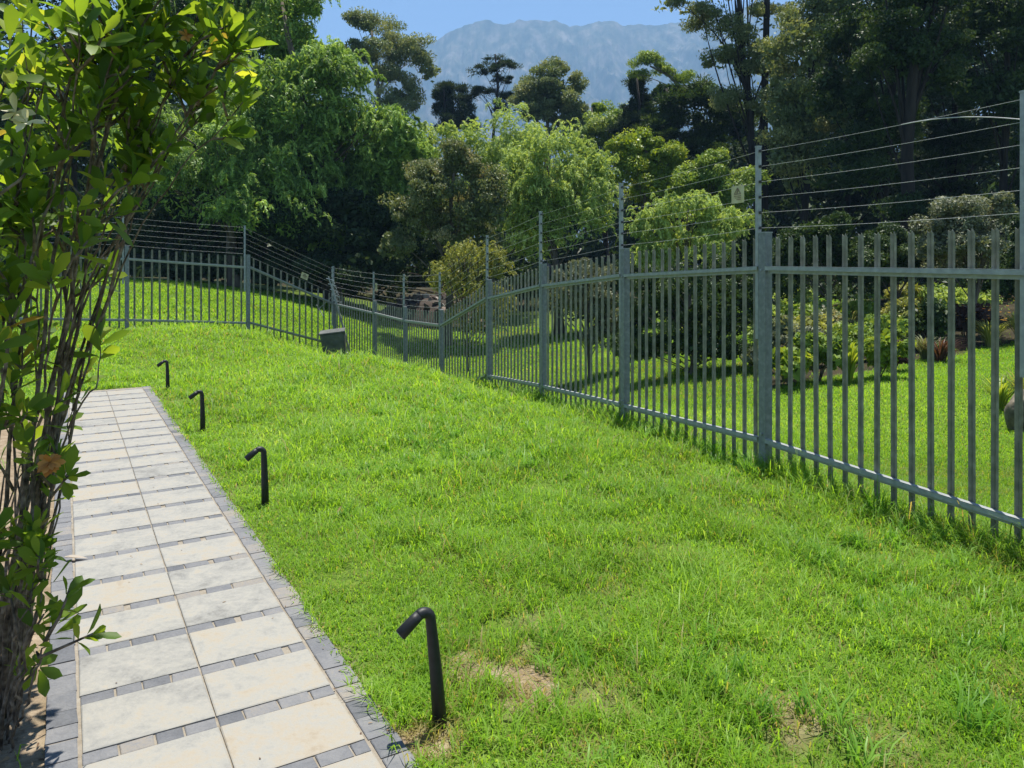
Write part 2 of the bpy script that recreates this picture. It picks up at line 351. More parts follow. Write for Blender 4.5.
def spaced(lo, hi, f0, f1, fine, grow, far):
    c = list(np.arange(f0, f1 + 1e-6, fine)); st = fine; x = f1
    while x < hi: st = min(st * grow, far); x += st; c.append(x)
    st = fine; x = f0; pre = []
    while x > lo: st = min(st * grow, far); x -= st; pre.append(x)
    return np.array(pre[::-1] + c)
gx = spaced(-2500, 2500, -3.2, 3.2, 0.05, 1.06, 250); gy = spaced(-400, 4500, 1.6, 7.0, 0.05, 1.05, 300)
XX, YY = np.meshgrid(gx, gy); ZZ = ground(XX, YY)
nx, ny = len(gx), len(gy)
idx = np.arange(nx * ny).reshape(ny, nx)
Q = np.stack([idx[:-1, :-1], idx[:-1, 1:], idx[1:, 1:], idx[1:, :-1]], -1).reshape(-1, 4)
soil_v = np.maximum(bare(XX.ravel(), YY.ravel()), bed(XX.ravel(), YY.ravel()))
_s, _n_ = path_sn(XX.ravel(), YY.ravel())
soil_v = np.maximum(soil_v, smooth01(1 - np.maximum(np.maximum(_n_, -P_W - _n_), _s - P_LEN1) / 0.05) * (_s > -3) * 0.9)
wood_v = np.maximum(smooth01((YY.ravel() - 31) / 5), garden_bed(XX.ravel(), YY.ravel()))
def ground_material():
    m, n, N, L = mat('turf_and_soil')
    tc = N('ShaderNodeTexCoord')
    def nz(sc, d=8):
        q = N('ShaderNodeTexNoise'); q.inputs['Scale'].default_value = sc; q.inputs['Detail'].default_value = d; L(tc.outputs['Object'], q.inputs[0]); return q
    a = nz(14); ra = ramp(N, [(0.3, (0.05, 0.085, 0.015)), (0.5, (0.09, 0.14, 0.02)), (0.7, (0.14, 0.19, 0.03))]); L(a.outputs[0], ra.inputs[0])
    b = nz(9); rb = ramp(N, [(0.25, (0.13, 0.095, 0.06)), (0.5, (0.235, 0.18, 0.12)), (0.75, (0.33, 0.265, 0.19))]); L(b.outputs[0], rb.inputs[0])
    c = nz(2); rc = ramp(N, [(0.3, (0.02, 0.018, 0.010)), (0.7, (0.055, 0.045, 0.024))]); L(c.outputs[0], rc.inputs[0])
    s = N('ShaderNodeAttribute'); s.attribute_name = 'soil'; wd = N('ShaderNodeAttribute'); wd.attribute_name = 'wood'
    m1 = N('ShaderNodeMix'); m1.data_type = 'RGBA'; L(s.outputs['Fac'], m1.inputs[0]); L(ra.outputs[0], m1.inputs[6]); L(rb.outputs[0], m1.inputs[7])
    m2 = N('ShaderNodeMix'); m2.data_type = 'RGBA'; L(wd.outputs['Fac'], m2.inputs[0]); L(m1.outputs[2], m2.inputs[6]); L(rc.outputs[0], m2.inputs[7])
    p = N('ShaderNodeBsdfPrincipled'); L(m2.outputs[2], p.inputs['Base Color']); p.inputs['Roughness'].default_value = 0.95; p.inputs['Specular IOR Level'].default_value = 0.1
    h = nz(40, 10); bp = N('ShaderNodeBump'); bp.inputs['Strength'].default_value = 0.8; bp.inputs['Distance'].default_value = 0.03
    L(h.outputs[0], bp.inputs['Height']); L(bp.outputs[0], p.inputs['Normal'])
    o = N('ShaderNodeOutputMaterial'); L(p.outputs[0], o.inputs[0]); return m
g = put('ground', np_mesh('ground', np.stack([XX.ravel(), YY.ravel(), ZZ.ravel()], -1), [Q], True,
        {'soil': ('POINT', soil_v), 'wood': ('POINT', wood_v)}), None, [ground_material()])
tag(g, 'rolling garden ground falling away towards the fence corner', kind='structure')

# ------------------------------------------------------------------ mountain
def mountain():
    prof = np.array([(-1500, 20), (-600, 60), (-200, 80), (150, 95), (300, 70), (380, 52), (430, 43), (452, 32), (470, 24), (485, 19), (500, 21.5), (515, 22), (532, 20), (545, 21.5), (556, 22), (570, 28), (585, 24), (600, 22),
                     (612, 23), (625, 25), (640, 23), (655, 25), (690, 22), (740, 10), (900, -10), (1200, 10), (1700, 40), (2600, 60)], float)
    Yr = 2600.0
    px = np.linspace(-900, 2000, 1100); t = np.linspace(0, 1, 330)
    top = EYE + (HY - (np.interp(px, prof[:, 0], prof[:, 1]) + (VN.fbm(px / 14, px * 0 + 3, 4) - 0.5) * 7 - np.abs(VN.fbm(px / 30, px * 0 + 9, 3) - 0.5) * 6 + 1)) * Yr / F
    PX, T = np.meshgrid(px, t)
    Y = 1150 + (Yr - 1150) * T
    X = (PX - 512) / F * Y
    rise = T ** 1.7
    Zt = np.meshgrid(top, t)[0] * rise
    env = np.clip(T * 3, 0, 1) * (1 - T ** 7)
    gul = np.abs(VN.fbm(X / 150 + Y / 800, Y / 520, 7) - 0.5) * 2
    gul2 = np.abs(VN.fbm(X / 55 + 9 + Y / 400, Y / 190 + 5, 6) - 0.5) * 2
    Z = Zt + env * (gul - 0.3) * 260 + env * (gul2 - 0.25) * 80
    Z += (1 - env) * T * (VN.fbm(X / 25, Y / 25, 4) - 0.5) * 14
    # back slope
    Yb = np.full_like(px, Yr + 130); Xb = (px - 512) / F * Yr
    V = np.concatenate([np.stack([X.ravel(), Y.ravel(), Z.ravel()], -1), np.stack([Xb, Yb, np.full_like(px, -20)], -1)])
    r, c = T.shape[0] + 1, len(px)
    ii = np.arange(r * c).reshape(r, c)
    q = np.stack([ii[:-1, :-1], ii[:-1, 1:], ii[1:, 1:], ii[1:, :-1]], -1).reshape(-1, 4)
    m, n, N, L = mat('mountain_slope')
    tc = N('ShaderNodeTexCoord'); mp = N('ShaderNodeMapping'); mp.inputs['Scale'].default_value = (0.012, 0.006, 0.006); mp.inputs['Rotation'].default_value = (0, 0.6, 0)
    L(tc.outputs['Object'], mp.inputs[0])
    nz = N('ShaderNodeTexNoise'); nz.inputs['Scale'].default_value = 2.6; nz.inputs['Detail'].default_value = 10; nz.inputs['Roughness'].default_value = 0.62; L(mp.outputs[0], nz.inputs[0])
    rr = ramp(N, [(0.38, (0.03, 0.04, 0.02)), (0.5, (0.075, 0.078, 0.045)), (0.58, (0.13, 0.118, 0.085)), (0.66, (0.19, 0.17, 0.135))]); L(nz.outputs[0], rr.inputs[0])
    p = N('ShaderNodeBsdfPrincipled'); L(rr.outputs[0], p.inputs['Base Color']); p.inputs['Roughness'].default_value = 0.95; p.inputs['Specular IOR Level'].default_value = 0.05
    o = N('ShaderNodeOutputMaterial'); L(p.outputs[0], o.inputs[0])
    tag(put('mountain', np_mesh('mountain', V, [q], False), None, [m]), 'hazy blue mountain ridge with pale rock streaks behind the trees', kind='structure')
mountain()

# ------------------------------------------------------------------ haze
HAZE = 0.00036
def haze():
    b = MB(); b.box(-2800, 2800, -450, 2760, -25, 900)
    m, n, N, L = mat('air_haze')
    v = N('ShaderNodeVolumePrincipled'); v.inputs['Color'].default_value = (0.35, 0.62, 1.0, 1); v.inputs['Density'].default_value = HAZE
    v.inputs['Anisotropy'].default_value = 0.0
    o = N('ShaderNodeOutputMaterial'); L(v.outputs[0], o.inputs['Volume'])
    tag(b.build('haze', m), 'thin blue haze in the air in front of the mountain', kind='stuff')
haze()

# ------------------------------------------------------------------ path
def path():
    verts, quads, tint, mi = [], [], [], []
    def P3(s, n, z): p = R0 + PD * s + PN * n; return (p[0], p[1], z)
    def block(s0, s1, n0, n1, z0, z1, t, m, b=0.006, jit=0.002):
        r = lambda: random.uniform(-jit, jit)
        k = len(verts)
        c = [(s0 + r(), n0 + r()), (s1 + r(), n0 + r()), (s1 + r(), n1 + r()), (s0 + r(), n1 + r())]
        cs, cn = (s0 + s1) / 2, (n0 + n1) / 2
        dz = random.uniform(-0.001, 0.001); tl = random.uniform(-.0015, .0015)
        for s, n in c: verts.append(P3(s, n, z0))
        for s, n in c: verts.append(P3(s, n, z1 - b * 0.6 + dz))
        for s, n in c:
            verts.append(P3(s - math.copysign(b, s - cs), n - math.copysign(b, n - cn), z1 + dz + math.copysign(tl, s - cs)))
        for i in range(4):
            j = (i + 1) % 4
            quads.append((k + i, k + j, k + 4 + j, k + 4 + i)); quads.append((k + 4 + i, k + 4 + j, k + 8 + j, k + 8 + i))
        quads.append((k + 8, k + 9, k + 10, k + 11))
        for _ in range(9): tint.append(t); mi.append(m)
    # mortar bed
    k = len(verts)
    for z in (-0.10, 0.008):
        for s, n in ((P_LEN0, -P_W + .004), (P_LEN1, -P_W + .004), (P_LEN1, -.004), (P_LEN0, -.004)): verts.append(P3(s, n, z))
    for f in ((4, 5, 6, 7), (0, 1, 5, 4), (1, 2, 6, 5), (2, 3, 7, 6), (3, 0, 4, 7)):
        quads.append(tuple(k + i for i in f)); tint.append(0); mi.append(0)
    pitch, st = 0.41, 0.078
    nl, nm, nr = -P_W + 0.112, -P_W / 2, -0.112
    kmin, kmax = -6, 21
    for kk in range(kmin, kmax + 1):
        sc = 0.599 + pitch * kk
        for a, b_ in ((nl, nm), (nm, nr)):       # strip of four to five setts on each side
            x = a + 0.004
            while x < b_ - 0.03:
                ln = min(random.uniform(0.085, 0.125), b_ - x - 0.004)
                if b_ - x - ln < 0.05: ln = b_ - x - 0.004
                if sc + st / 2 < P_LEN1 and sc - st / 2 > P_LEN0:
                    t = min(1, max(0, random.gauss(0.5, 0.16))) if random.random() > 0.03 else 0.85
                    block(sc - st / 2 + 0.005, sc + st / 2 - 0.005, x, x + ln, -0.05, 0.0145, t, 2, 0.004)
                x += ln + random.choice((0.008, 0.008, 0.03))
        s0, s1 = sc + st / 2, sc + pitch - st / 2
        for a, b_ in ((nl, nm), (nm, nr)):
            if s1 > P_LEN1: continue
            if s0 < P_LEN0: continue
            t = min(0.62, max(0.22, random.gauss(0.43, 0.07)))
            if random.random() < 0.25: t = random.uniform(0.56, 0.70)
            block(s0, s1, a + 0.003, b_ - 0.003, -0.05, 0.017, t, 1, 0.005)
    for a, b_, worn in ((-P_W, nl - 0.006, 0.0), (nr + 0.006, 0, 0.45)):       # border strips of setts
        s = P_LEN0 + 0.01
        while s < P_LEN1 - 0.06:
            ln = random.uniform(0.09, 0.15); ln = min(ln, P_LEN1 - s - 0.004)
            t = min(1, max(0.1, random.gauss(0.5, 0.15)))
            drop = 0
            if random.random() < worn: t = random.uniform(0.6, 0.9)
            block(s, s + ln, a + 0.003, b_ - 0.003, -0.05, 0.0145, t, 2, 0.004, 0.003)
            s += ln + random.choice((0.006, 0.008, 0.012))
    o = put('path', np_mesh('path', verts, [np.array(quads)], False, {'tint': ('FACE', tint)}, mi), None, [M['mortar'], M['slab'], M['cobble']])
    tag(o, 'garden path of pale slabs with blue grey sett strips and borders', kind='structure')
path()

# ------------------------------------------------------------------ grass
FA, FB = np.array(FENCE[0][:2]), np.array(FENCE[-1][:2])
_fx = np.array([p[0] for p in FENCE])[::-1]; _fy = np.array([p[1] for p in FENCE])
def fence_x(y): return np.interp(y, _fy, np.array([p[0] for p in FENCE]))
def fence_right(x, y):
    """signed distance to the right fence run, positive beyond it"""
    yy = np.clip(y, -2, 21.5)
    fx = np.where(yy < 4.343, 2.977 + (4.343 - yy) * 0.39, fence_x(yy))
    return (x - fx) * 0.925
def blades(name, label, pos, length, width, tint, m, lean=0.75, curl=0.5, droop=None):
    """five-vertex bent blades in one mesh"""
    n = len(pos); r = rng
    az = r.random(n) * 2 * np.pi; d = np.stack([np.cos(az), np.sin(az), np.zeros(n)], -1)
    sd = np.stack([-np.sin(az), np.cos(az), np.zeros(n)], -1)
    ta = r.random(n)[:, None] * 0.9; sd = sd * np.cos(ta) + np.cross(sd, d) * 0  # keep blade flat-sided
    ln = np.abs(r.normal(lean, 0.3, n))[:, None]; cu = np.abs(r.normal(curl, 0.25, n))[:, None]
    L_ = length[:, None]; w_ = width[:, None]
    up = np.array([0, 0, 1.0])
    t1 = unit(up + d * ln * 0.55); t2 = unit(up * (1 - 0.6 * np.minimum(cu, 1.3)) + d * (ln + cu))
    m1 = pos + t1 * L_ * 0.5; tip = m1 + t2 * L_ * 0.5
    V = np.stack([pos - sd * w_ * 0.4, pos + sd * w_ * 0.4, m1 - sd * w_ * 0.5, m1 + sd * w_ * 0.5, tip], 1).reshape(-1, 3)
    b = np.arange(n) * 5
    q = np.stack([b, b + 1, b + 3, b + 2], -1); t = np.stack([b + 2, b + 3, b + 4], -1)
    o = put(name, np_mesh(name, V, [q, t], True, {'tint': ('FACE', np.concatenate([tint, tint]))}), None, [m])
    return tag(o, label, kind='stuff')

def scatter(y0, y1, dens0, dref, xl, xr):
    """points whose density falls with the square of distance beyond dref"""
    out = []
    ys = np.arange(y0, y1, 0.25)
    for y in ys:
        wv = (xr(y) - xl(y)); r = max(y, dref) / dref
        n = int(max(0, wv) * 0.25 * dens0 / r ** 2)
        if n > 0: out.append(np.stack([xl(y) + rng.random(n) * wv, y + rng.random(n) * 0.25], -1))
    return np.concatenate(out)

def lawn():
    p = scatter(1.9, 21.5, 9500, 4.2, lambda y: -0.74 * y - 0.8, lambda y: max(0.72 * y + 1.0, min(4.0, 0.72 * y + 2.2)))
    x, y = p[:, 0], p[:, 1]
    s, n = path_sn(x, y)
    dpath = np.maximum(np.maximum(n, -P_W - n), np.maximum(s - P_LEN1, 0))
    onpath = (n < -0.008 - 0.05 * rng.random(len(n)) ** 3) & (n > -P_W - 0.02) & (s < P_LEN1 + 0.03)
    fr = fence_right(x, y)
    # left run of the fence: keep everything in front of it and a little beyond
    keep = ~onpath & (fr < 0.25) & (rng.random(len(x)) > bed(x, y) * 0.995) & (rng.random(len(x)) > bare(x, y) * 0.97)
    thin = VN.fbm(x * 2.2 + 90, y * 2.2 + 10, 4)
    keep &= rng.random(len(x)) < smooth01((thin - 0.16) * 4) * 0.8 + 0.2
    x, y, fr, n = x[keep], y[keep], fr[keep], n[keep]
    z = ground(x, y)
    sc = np.maximum(1, y / 4.2)
    tuft = VN.fbm(x * 1.7, y * 1.7, 4)
    Ln = rng.uniform(0.04, 0.095, len(x)) * (0.65 + 0.9 * tuft) * (1 + 0.18 * (sc - 1))
    near = 1 - smooth01((n) / 0.5); Ln *= np.where(n > 0, 1 - 0.25 * near, 1)
    Ln *= 0.72 + 0.75 * smooth01((VN.fbm(x * 3.1 + 5, y * 3.1 + 60, 3) - 0.36) * 4)
    Ln *= 1 + 1.2 * np.exp(-(fr / 0.3) ** 2) * rng.random(len(x))
    lg = rng.random(len(x)) < 0.10 * (n > 0.25); Ln[lg] *= rng.uniform(1.3, 2.2, lg.sum())
    wd = rng.uniform(0.003, 0.0068, len(x)) * sc ** 0.9
    hue = VN.fbm(x * 0.8 + 50, y * 0.8 + 80, 3)
    tn = np.clip(0.30 + hue * 0.55 + 0.35 * (VN.fbm(x * 4 + 70, y * 4 + 20, 2) - 0.5) + rng.normal(0, 0.2, len(x)), 0.09, 1)
    dry = rng.random(len(x)) < 0.035 + 0.6 * bare(x, y) + 0.05 * (thin[keep] < 0.42)
    tn[dry] = rng.uniform(0, 0.1, dry.sum())
    blades('lawn_grass', 'bright green lawn grass beside the path', np.stack([x, y, z - 0.004], -1), Ln, wd, tn, M['grass'], 1.0, 0.7)
    # dead straw lying on the worn spots
    k = 5000; a = rng.integers(0, len(PATCH), k); pa = np.array(PATCH)
    q = pa[a, :2] + rng.normal(0, 1, (k, 2)) * pa[a, 2:3] * 0.75; q = q[rng.random(k) < pa[a, 3]]
    s, n2 = path_sn(q[:, 0], q[:, 1]); q = q[n2 > 0.02]
    blades('dry_straw', 'dead straw lying on the worn bare spots of the lawn', np.stack([q[:, 0], q[:, 1], ground(q[:, 0], q[:, 1]) + 0.003], -1), rng.uniform(0.02, 0.07, len(q)), rng.uniform(0.002, 0.004, len(q)), rng.uniform(0, 0.07, len(q)), M['grass'], 3.5, 0.3)
    # coarse tufts, many blades from one root
    cx, cy = [], []
    pts = scatter(2.2, 16, 24, 6.0, lambda y: -0.3 * y - .2, lambda y: 0.72 * y + 1)
    s, n = path_sn(pts[:, 0], pts[:, 1]); fr = fence_right(pts[:, 0], pts[:, 1])
    ok = (n > 0.35) & (fr < -0.1); pts = pts[ok]
    nz_ = VN.fbm(pts[:, 0] * .9 + 20, pts[:, 1] * .9, 3); pts = pts[nz_ > 0.5]
    fy = np.linspace(4, 14, 95); fl = np.stack([fence_x(fy) - np.abs(rng.normal(0.05, 0.12, 95)), fy], -1)
    pts = np.concatenate([pts, fl])
    k = 26
    P = np.repeat(pts, k, 0) + rng.normal(0, 0.028, (len(pts) * k, 2))
    size = np.repeat(np.clip(rng.normal(0.125, 0.035, len(pts)), 0.06, 0.24), k)
    size[-95 * k:] *= 1.5
    Z = ground(P[:, 0], P[:, 1])
    Ln = size * rng.uniform(0.6, 1.25, len(P)); sc = np.maximum(1, P[:, 1] / 5) ** 0.6
    tn = np.repeat(rng.random(len(pts)), k) * 0.6 + rng.random(len(P)) * 0.4
    blades('coarse_grass', 'coarse darker grass tufts in the lawn and along the fence', np.stack([P[:, 0], P[:, 1], Z - 0.004], -1), Ln, rng.uniform(0.006, 0.011, len(P)) * sc, tn, M['grass_coarse'], 0.8, 0.6)
    # garden beyond the fence
    p = scatter(1.9, 29, 6200, 6.5, lambda y: (fence_x(min(max(y, 2.1), 21.5)) - 0.1 if y < 21 else -12), lambda y: 0.72 * y + 3.0)
    x, y = p[:, 0], p[:, 1]
    fr = fence_right(x, y)
    ok = (fr > 0.05) | (y > 21.5)
    ok &= rng.random(len(x)) > garden_bed(x, y) * 0.97
    x, y = x[ok], y[ok]; z = ground(x, y); sc = y / 6.5
    hue = VN.fbm(x * 0.35 + 50, y * 0.9 + 80, 4)
    tn = np.clip(-0.05 + hue * 1.15 + rng.normal(0, 0.15, len(x)), 0.1, 1)
    mow = rng.random(len(x)) < 0.03; tn[mow] = 0.05
    blades('lawn_grass', 'mown lawn grass in the garden beyond the fence', np.stack([x, y, z - 0.004], -1), rng.uniform(0.03, 0.07, len(x)) * np.maximum(1, sc) ** 0.4, rng.uniform(0.004, 0.007, len(x)) * np.maximum(1, sc), tn, M['grass'])
    # strip behind the left fence run
    p = scatter(17, 27, 6200, 6.5, lambda y: -0.72 * y - 2, lambda y: -4)
    x, y = p[:, 0], p[:, 1]
    lx = np.array([q[0] for q in FENCE_L])[::-1]; ly = np.array([q[1] for q in FENCE_L])[::-1]
    beyond = y - np.interp(x, lx, ly); ok = beyond > -0.2
    x, y = x[ok], y[ok]; z = ground(x, y); sc = y / 6.5
    tn = np.clip(rng.normal(0.55, 0.2, len(x)), 0.12, 1)
    blades('lawn_grass', 'sunlit strip of grass behind the far left fence', np.stack([x, y, z - 0.004], -1), rng.uniform(0.05, 0.10, len(x)) * sc ** 0.3, rng.uniform(0.004, 0.007, len(x)) * sc, tn, M['grass'])
lawn()
# ------------------------------------------------------------------ fences
RAIL_W, RAIL_H = 0.045, 0.06
def upright_parts(root, base, top, side, n_ins=6, lean=None):
    """square electric-fence upright with insulators; returns wire anchor points"""
    b = MB(); b.bar(base, top, 0.036, 0.036, up=(side[0], side[1], 0))
    b.bar(np.array(top), np.array(top) + [0, 0, 0.012], 0.042, 0.042, up=(side[0], side[1], 0))
    u = b.build('electric_upright', M['galv_pale'], root)
    pts = []
    base, top = np.array(base, float), np.array(top, float)
    L_ = np.linalg.norm(top - base); d = unit(top - base)
    sd = np.array([side[0], side[1], 0.0])
    for i in range(n_ins):
        p = top - d * (0.035 + i * 0.131)
        c = p + sd * 0.03
        ib = MB(); ib.tube([p + sd * 0.012, c + sd * 0.012], [0.012, 0.008], 6); ib.tube([c - d * 0.012 , c + d * 0.012], 0.011, 6)
        ib.build('insulator', M['insulator'], u)
        pts.append(c)
    return pts

def fence_run(name, label, posts, up_h, n_pick, ind_from, flip, low_gap, up_side):
    """posts: (x, y, top z, ground z) from near to far"""
    p0 = posts[0]
    root = thing(name, label, 'fence', (p0[0], p0[1], p0[3]))
    off = np.array([p0[0], p0[1], p0[3]])
    loc = lambda p: np.asarray(p, float) - off
    anchors = []
    rest = MB(); npk = 0; plan = []
    for i, (x, y, t, gz) in enumerate(posts):
        nb = posts[i + 1] if i + 1 < len(posts) else None
        pv = posts[i - 1] if i else None
        a = np.array((posts[max(i - 1, 0)][0], posts[max(i - 1, 0)][1])); c = np.array((posts[min(i + 1, len(posts) - 1)][0], posts[min(i + 1, len(posts) - 1)][1]))
        d = unit(c - a); nrm = np.array([d[1], -d[0]])
        if nrm @ np.array([x, y]) > 0: nrm = -nrm                  # towards the viewer side
        b = MB()                                                     # box-section post
        hw = 0.044
        D3, N3 = np.array([d[0], d[1], 0]), np.array([nrm[0], nrm[1], 0])
        zc, zh = (t + gz - 0.25) / 2, (t - gz + 0.25) / 2
        ctr = np.array([x, y, zc])
        b.obox(ctr - N3 * 0.002, D3 * hw, N3 * 0.036, np.array([0, 0, zh]))
        b.v = [v - off for v in b.v]
        post = b.build('post', M['galv'], root)
        cb = MB(); cb.obox(np.array([x, y, t + 0.005]) - N3 * 0.002, D3 * (hw + 0.004), N3 * 0.040, np.array([0, 0, 0.004])); cb.v = [v - off for v in cb.v]
        cb.build('post_cap', M['galv_pale'], post)
        for zz in (t - 0.31, gz + 0.30):
            bb = MB(); q = np.array([x, y, zz]) + N3 * 0.034; bb.tube([q, q + N3 * 0.012], 0.010, 6)
            bb.v = [v - off for v in bb.v]; bb.build('bolt', M['galv_pale'], post)
        # electric upright just beside the post
        q = np.array([x, y]) + d * 0.085 * flip
        anchors.append([loc(v) for v in []])
        pts = upright_parts(root, loc((q[0], q[1], t - 0.9)), loc((q[0], q[1], t + up_h)), d * up_side)
        anchors[-1] = pts
        if nb is None: continue
        # rails and pickets of this bay
        x2, y2, t2, g2 = nb
        dd = unit(np.array([x2 - x, y2 - y])); nn = np.array([dd[1], -dd[0]])
        if nn @ np.array([x, y]) > 0: nn = -nn
        N2 = np.array([nn[0], nn[1], 0]); D2 = np.array([dd[0], dd[1], 0])
        A = np.array([x, y, 0.0]) + D2 * 0.050; B = np.array([x2, y2, 0.0]) - D2 * 0.050
        for zt, zt2 in ((t - 0.31, t2 - 0.31), (gz + 0.235, g2 + 0.235)):
            rb = MB(); a = A.copy(); c = B.copy(); a[2] = zt; c[2] = zt2
            rb.bar(a + N2 * 0.008, c + N2 * 0.008, 0.005, RAIL_H)                                 # angle iron: face
            rb.bar(a + N2 * 0.0275 + [0, 0, RAIL_H / 2 - 0.0025], c + N2 * 0.0275 + [0, 0, RAIL_H / 2 - 0.0025], 0.034, 0.005)  # and ledge
            rb.bar(a + N2 * 0.042 + [0, 0, 0.012], c + N2 * 0.042 + [0, 0, 0.012], 0.005, RAIL_H * 0.62 - 0.006)
            rb.v = [v - off for v in rb.v]
            rb.build('rail', M['galv_pale'], root)
        k = n_pick[i]
        for j in range(k):
            f = (j + 0.6) / (k + 0.2)
            P = A * (1 - f) + B * f - N2 * 0.008
            zt = t * (1 - f) + t2 * f - 0.03; zb = gz * (1 - f) + g2 * f + low_gap
            plan.append((P, D2, N2, zt, zb))
    def picket(P, D2, N2, zt, zb):
        b = MB()                                                     # W-section pale with a pointed head
        prof = [(-0.0225, -0.004), (-0.0175, 0.007), (-0.007, -0.002), (0.0, -0.009), (0.007, -0.002), (0.0175, 0.007), (0.0225, -0.004)]
        tilt = random.gauss(0, 0.004)
        tz = [zt - 0.030, zt - 0.006, zt - 0.020, zt, zt - 0.020, zt - 0.006, zt - 0.030]
        V = []
        for th in (0.0, -0.0035):
            for zz in (0, 1):
                for i, (u, v) in enumerate(prof):
                    p = P + D2 * (u + (tilt * 1.6 if zz else 0)) + N2 * (v - 0.006 + th); p = p.copy(); p[2] = tz[i] if zz else zb
                    V.append(p)
        n = len(prof); Qs = []
        for i in range(n - 1):
            Qs.append((i, i + 1, n + i + 1, n + i)); Qs.append((2 * n + i + 1, 2 * n + i, 3 * n + i, 3 * n + i + 1))
            Qs.append((n + i, n + i + 1, 3 * n + i + 1, 3 * n + i))
        Qs.append((0, n, 3 * n, 2 * n)); Qs.append((n - 1, 3 * n - 1, 4 * n - 1, 2 * n - 1))
        return b.add(np.array(V) - off, Qs)
    if posts is FENCE: plan = plan[15:] + plan[:15]                 # the bay beside the viewer lies outside the photo
    for a in plan[:ind_from]: picket(*a).build('picket', M['picket'], root)
    if len(plan) > ind_from:
        r = MB()
        for a in plan[ind_from:]:
            q = picket(*a); r.add(q.v[0], q.q[0])
        tag(r.build('picket', M['picket'], root), kind='stuff')
    # wires, one per bay and level
    for i in range(len(posts) - 1):
        for a, c in zip(anchors[i], anchors[i + 1]):
            t_ = np.linspace(0, 1, 7)[:, None]
            pts = a * (1 - t_) + c * t_; pts[:, 2] -= 0.012 * np.sin(np.pi * t_[:, 0])
            wb = MB(); wb.tube(pts, 0.0014 if posts is FENCE and i < 4 else 0.0021, 5, False); wb.build('wire', M['wire'], root, True)
    return root, off, anchors

rootR, offR, anR = fence_run('palisade_fence', 'long grey palisade fence with electric wires along the right of the lawn', FENCE, 0.735, [15, 15, 15, 15, 15, 15, 14, 14, 15], 100, 1, 0.035, -1)
rootL, offL, anL = fence_run('palisade_fence', 'shorter palisade fence running left from the far corner above the lawn', FENCE_L, 0.72, [13, 14, 13], 100, 1, 0.03, 1)
# slack jumper wire at the nearest upright in view
jb = MB()
a, c = anR[1][1], anR[1][0]
t_ = np.linspace(0, 1, 12)[:, None]
tgt = anR[1][0] * 0.62 + anR[2][0] * 0.38 + np.array([0, 0, -0.01])
mid = (a + tgt) / 2 + np.array([0, 0, 0.07])
pts = a * (1 - t_) ** 2 + 2 * mid * t_ * (1 - t_) + tgt * t_ ** 2
jb.tube(pts, 0.0035, 6); jb.build('jumper_wire', M['wire'], rootR, True)

# leaning electric-fence pole, braced, at the corner
def corner_pole():
    x, y, t, gz = FENCE[-1]
    r = thing('fence_pole', 'leaning pole with slack wire ends at the far fence corner', 'pole', (x + 0.18, y - 0.15, gz - 0.1))
    b = MB(); b.bar((0.33, 0, 0.0), (-0.20, 0.0, 1.95), 0.05, 0.05, up=(0, 1, 0)); b.build('pole', M['galv_pale'], r)
    b = MB(); b.bar((-0.62, 0.03, 1.38), (-0.10, 0.03, 1.86), 0.02, 0.02); b.build('brace', M['galv_pale'], r)
    b = MB(); b.bar((-0.66, 0.03, 1.52), (-0.45, 0.03, 1.16), 0.05, 0.012); b.build('clamp_plate', M['galv_pale'], r)
    for i in range(5):
        z = 2.22 - i * 0.15; x0 = -0.26 + i * 0.05
        b = MB(); b.bar((x0 - 0.12, 0.0, z + 0.03), (x0 + 0.10, 0.0, z - 0.03), 0.02, 0.02); b.tube([(x0 + 0.05, -0.01, z), (x0 + 0.12, -0.01, z - 0.12), (x0 + 0.02, -0.01, z - 0.17)], 0.008, 6)
        b.build('wire_tensioner', M['wire'], r)
    b = MB(); b.bar((-0.20, 0.0, 1.90), (-0.32, 0.0, 2.30), 0.03, 0.03, up=(0, 1, 0)); b.build('extension', M['galv_pale'], r)
corner_pole()

# warning signs hung on the wires
def sign(label, c, wdt, hgt, ang, roll=0):
    r = thing('warning_sign', label, 'sign', c, 0, 'yellow signs on the fence wires')
    d = np.array([math.cos(ang), math.sin(ang), 0]); nr = np.array([d[1], -d[0], 0])
    if nr @ np.array(c) > 0: nr = -nr
    up = np.array([0, 0, 1.0]); d2 = d * math.cos(roll) + up * math.sin(roll); u2 = up * math.cos(roll) - d * math.sin(roll)
    b = MB(); b.obox((0, 0, 0), d2 * wdt / 2, nr * 0.002, u2 * hgt / 2); b.build('plate', M['sign'], r)
    b = MB()                                                          # faded triangle and smudged lines of print
    def stroke(p, q, wd): 
        P = lambda s: d2 * s[0] * wdt + u2 * s[1] * hgt + nr * 0.004
        b.bar(P(p), P(q), wd, 0.002, up=nr)
    for p, q in (((-.26, .02), (0, .36)), ((0, .36), (.26, .02)), ((.26, .02), (-.26, .02)), ((.02, .26), (-.05, .15)), ((-.05, .15), (.05, .15)), ((.05, .15), (0, .06))): stroke(p, q, wdt * 0.07)
    for k, z in enumerate((-.10, -.20, -.30)): stroke((-.28, z), (.28 - .1 * k, z), hgt * 0.05)
    b.build('faded_print', M['sign_mark'], r)
    b = MB()
    for s in (-.35, .35):
        P = d2 * s * wdt + u2 * hgt * .5; b.tube([P - u2 * .01 + nr * .004, P + u2 * .015, P - u2 * .01 - nr * .006], 0.002, 5)
    b.build('hook', M['wire'], r)
def on_bay(i, f, lvl, dz, anch, off):
    p = anch[i][lvl] * (1 - f) + anch[i + 1][lvl] * f + off; return (p[0], p[1], p[2] + dz)
def bay_ang(P, i): return math.atan2(P[i + 1][1] - P[i][1], P[i + 1][0] - P[i][0])
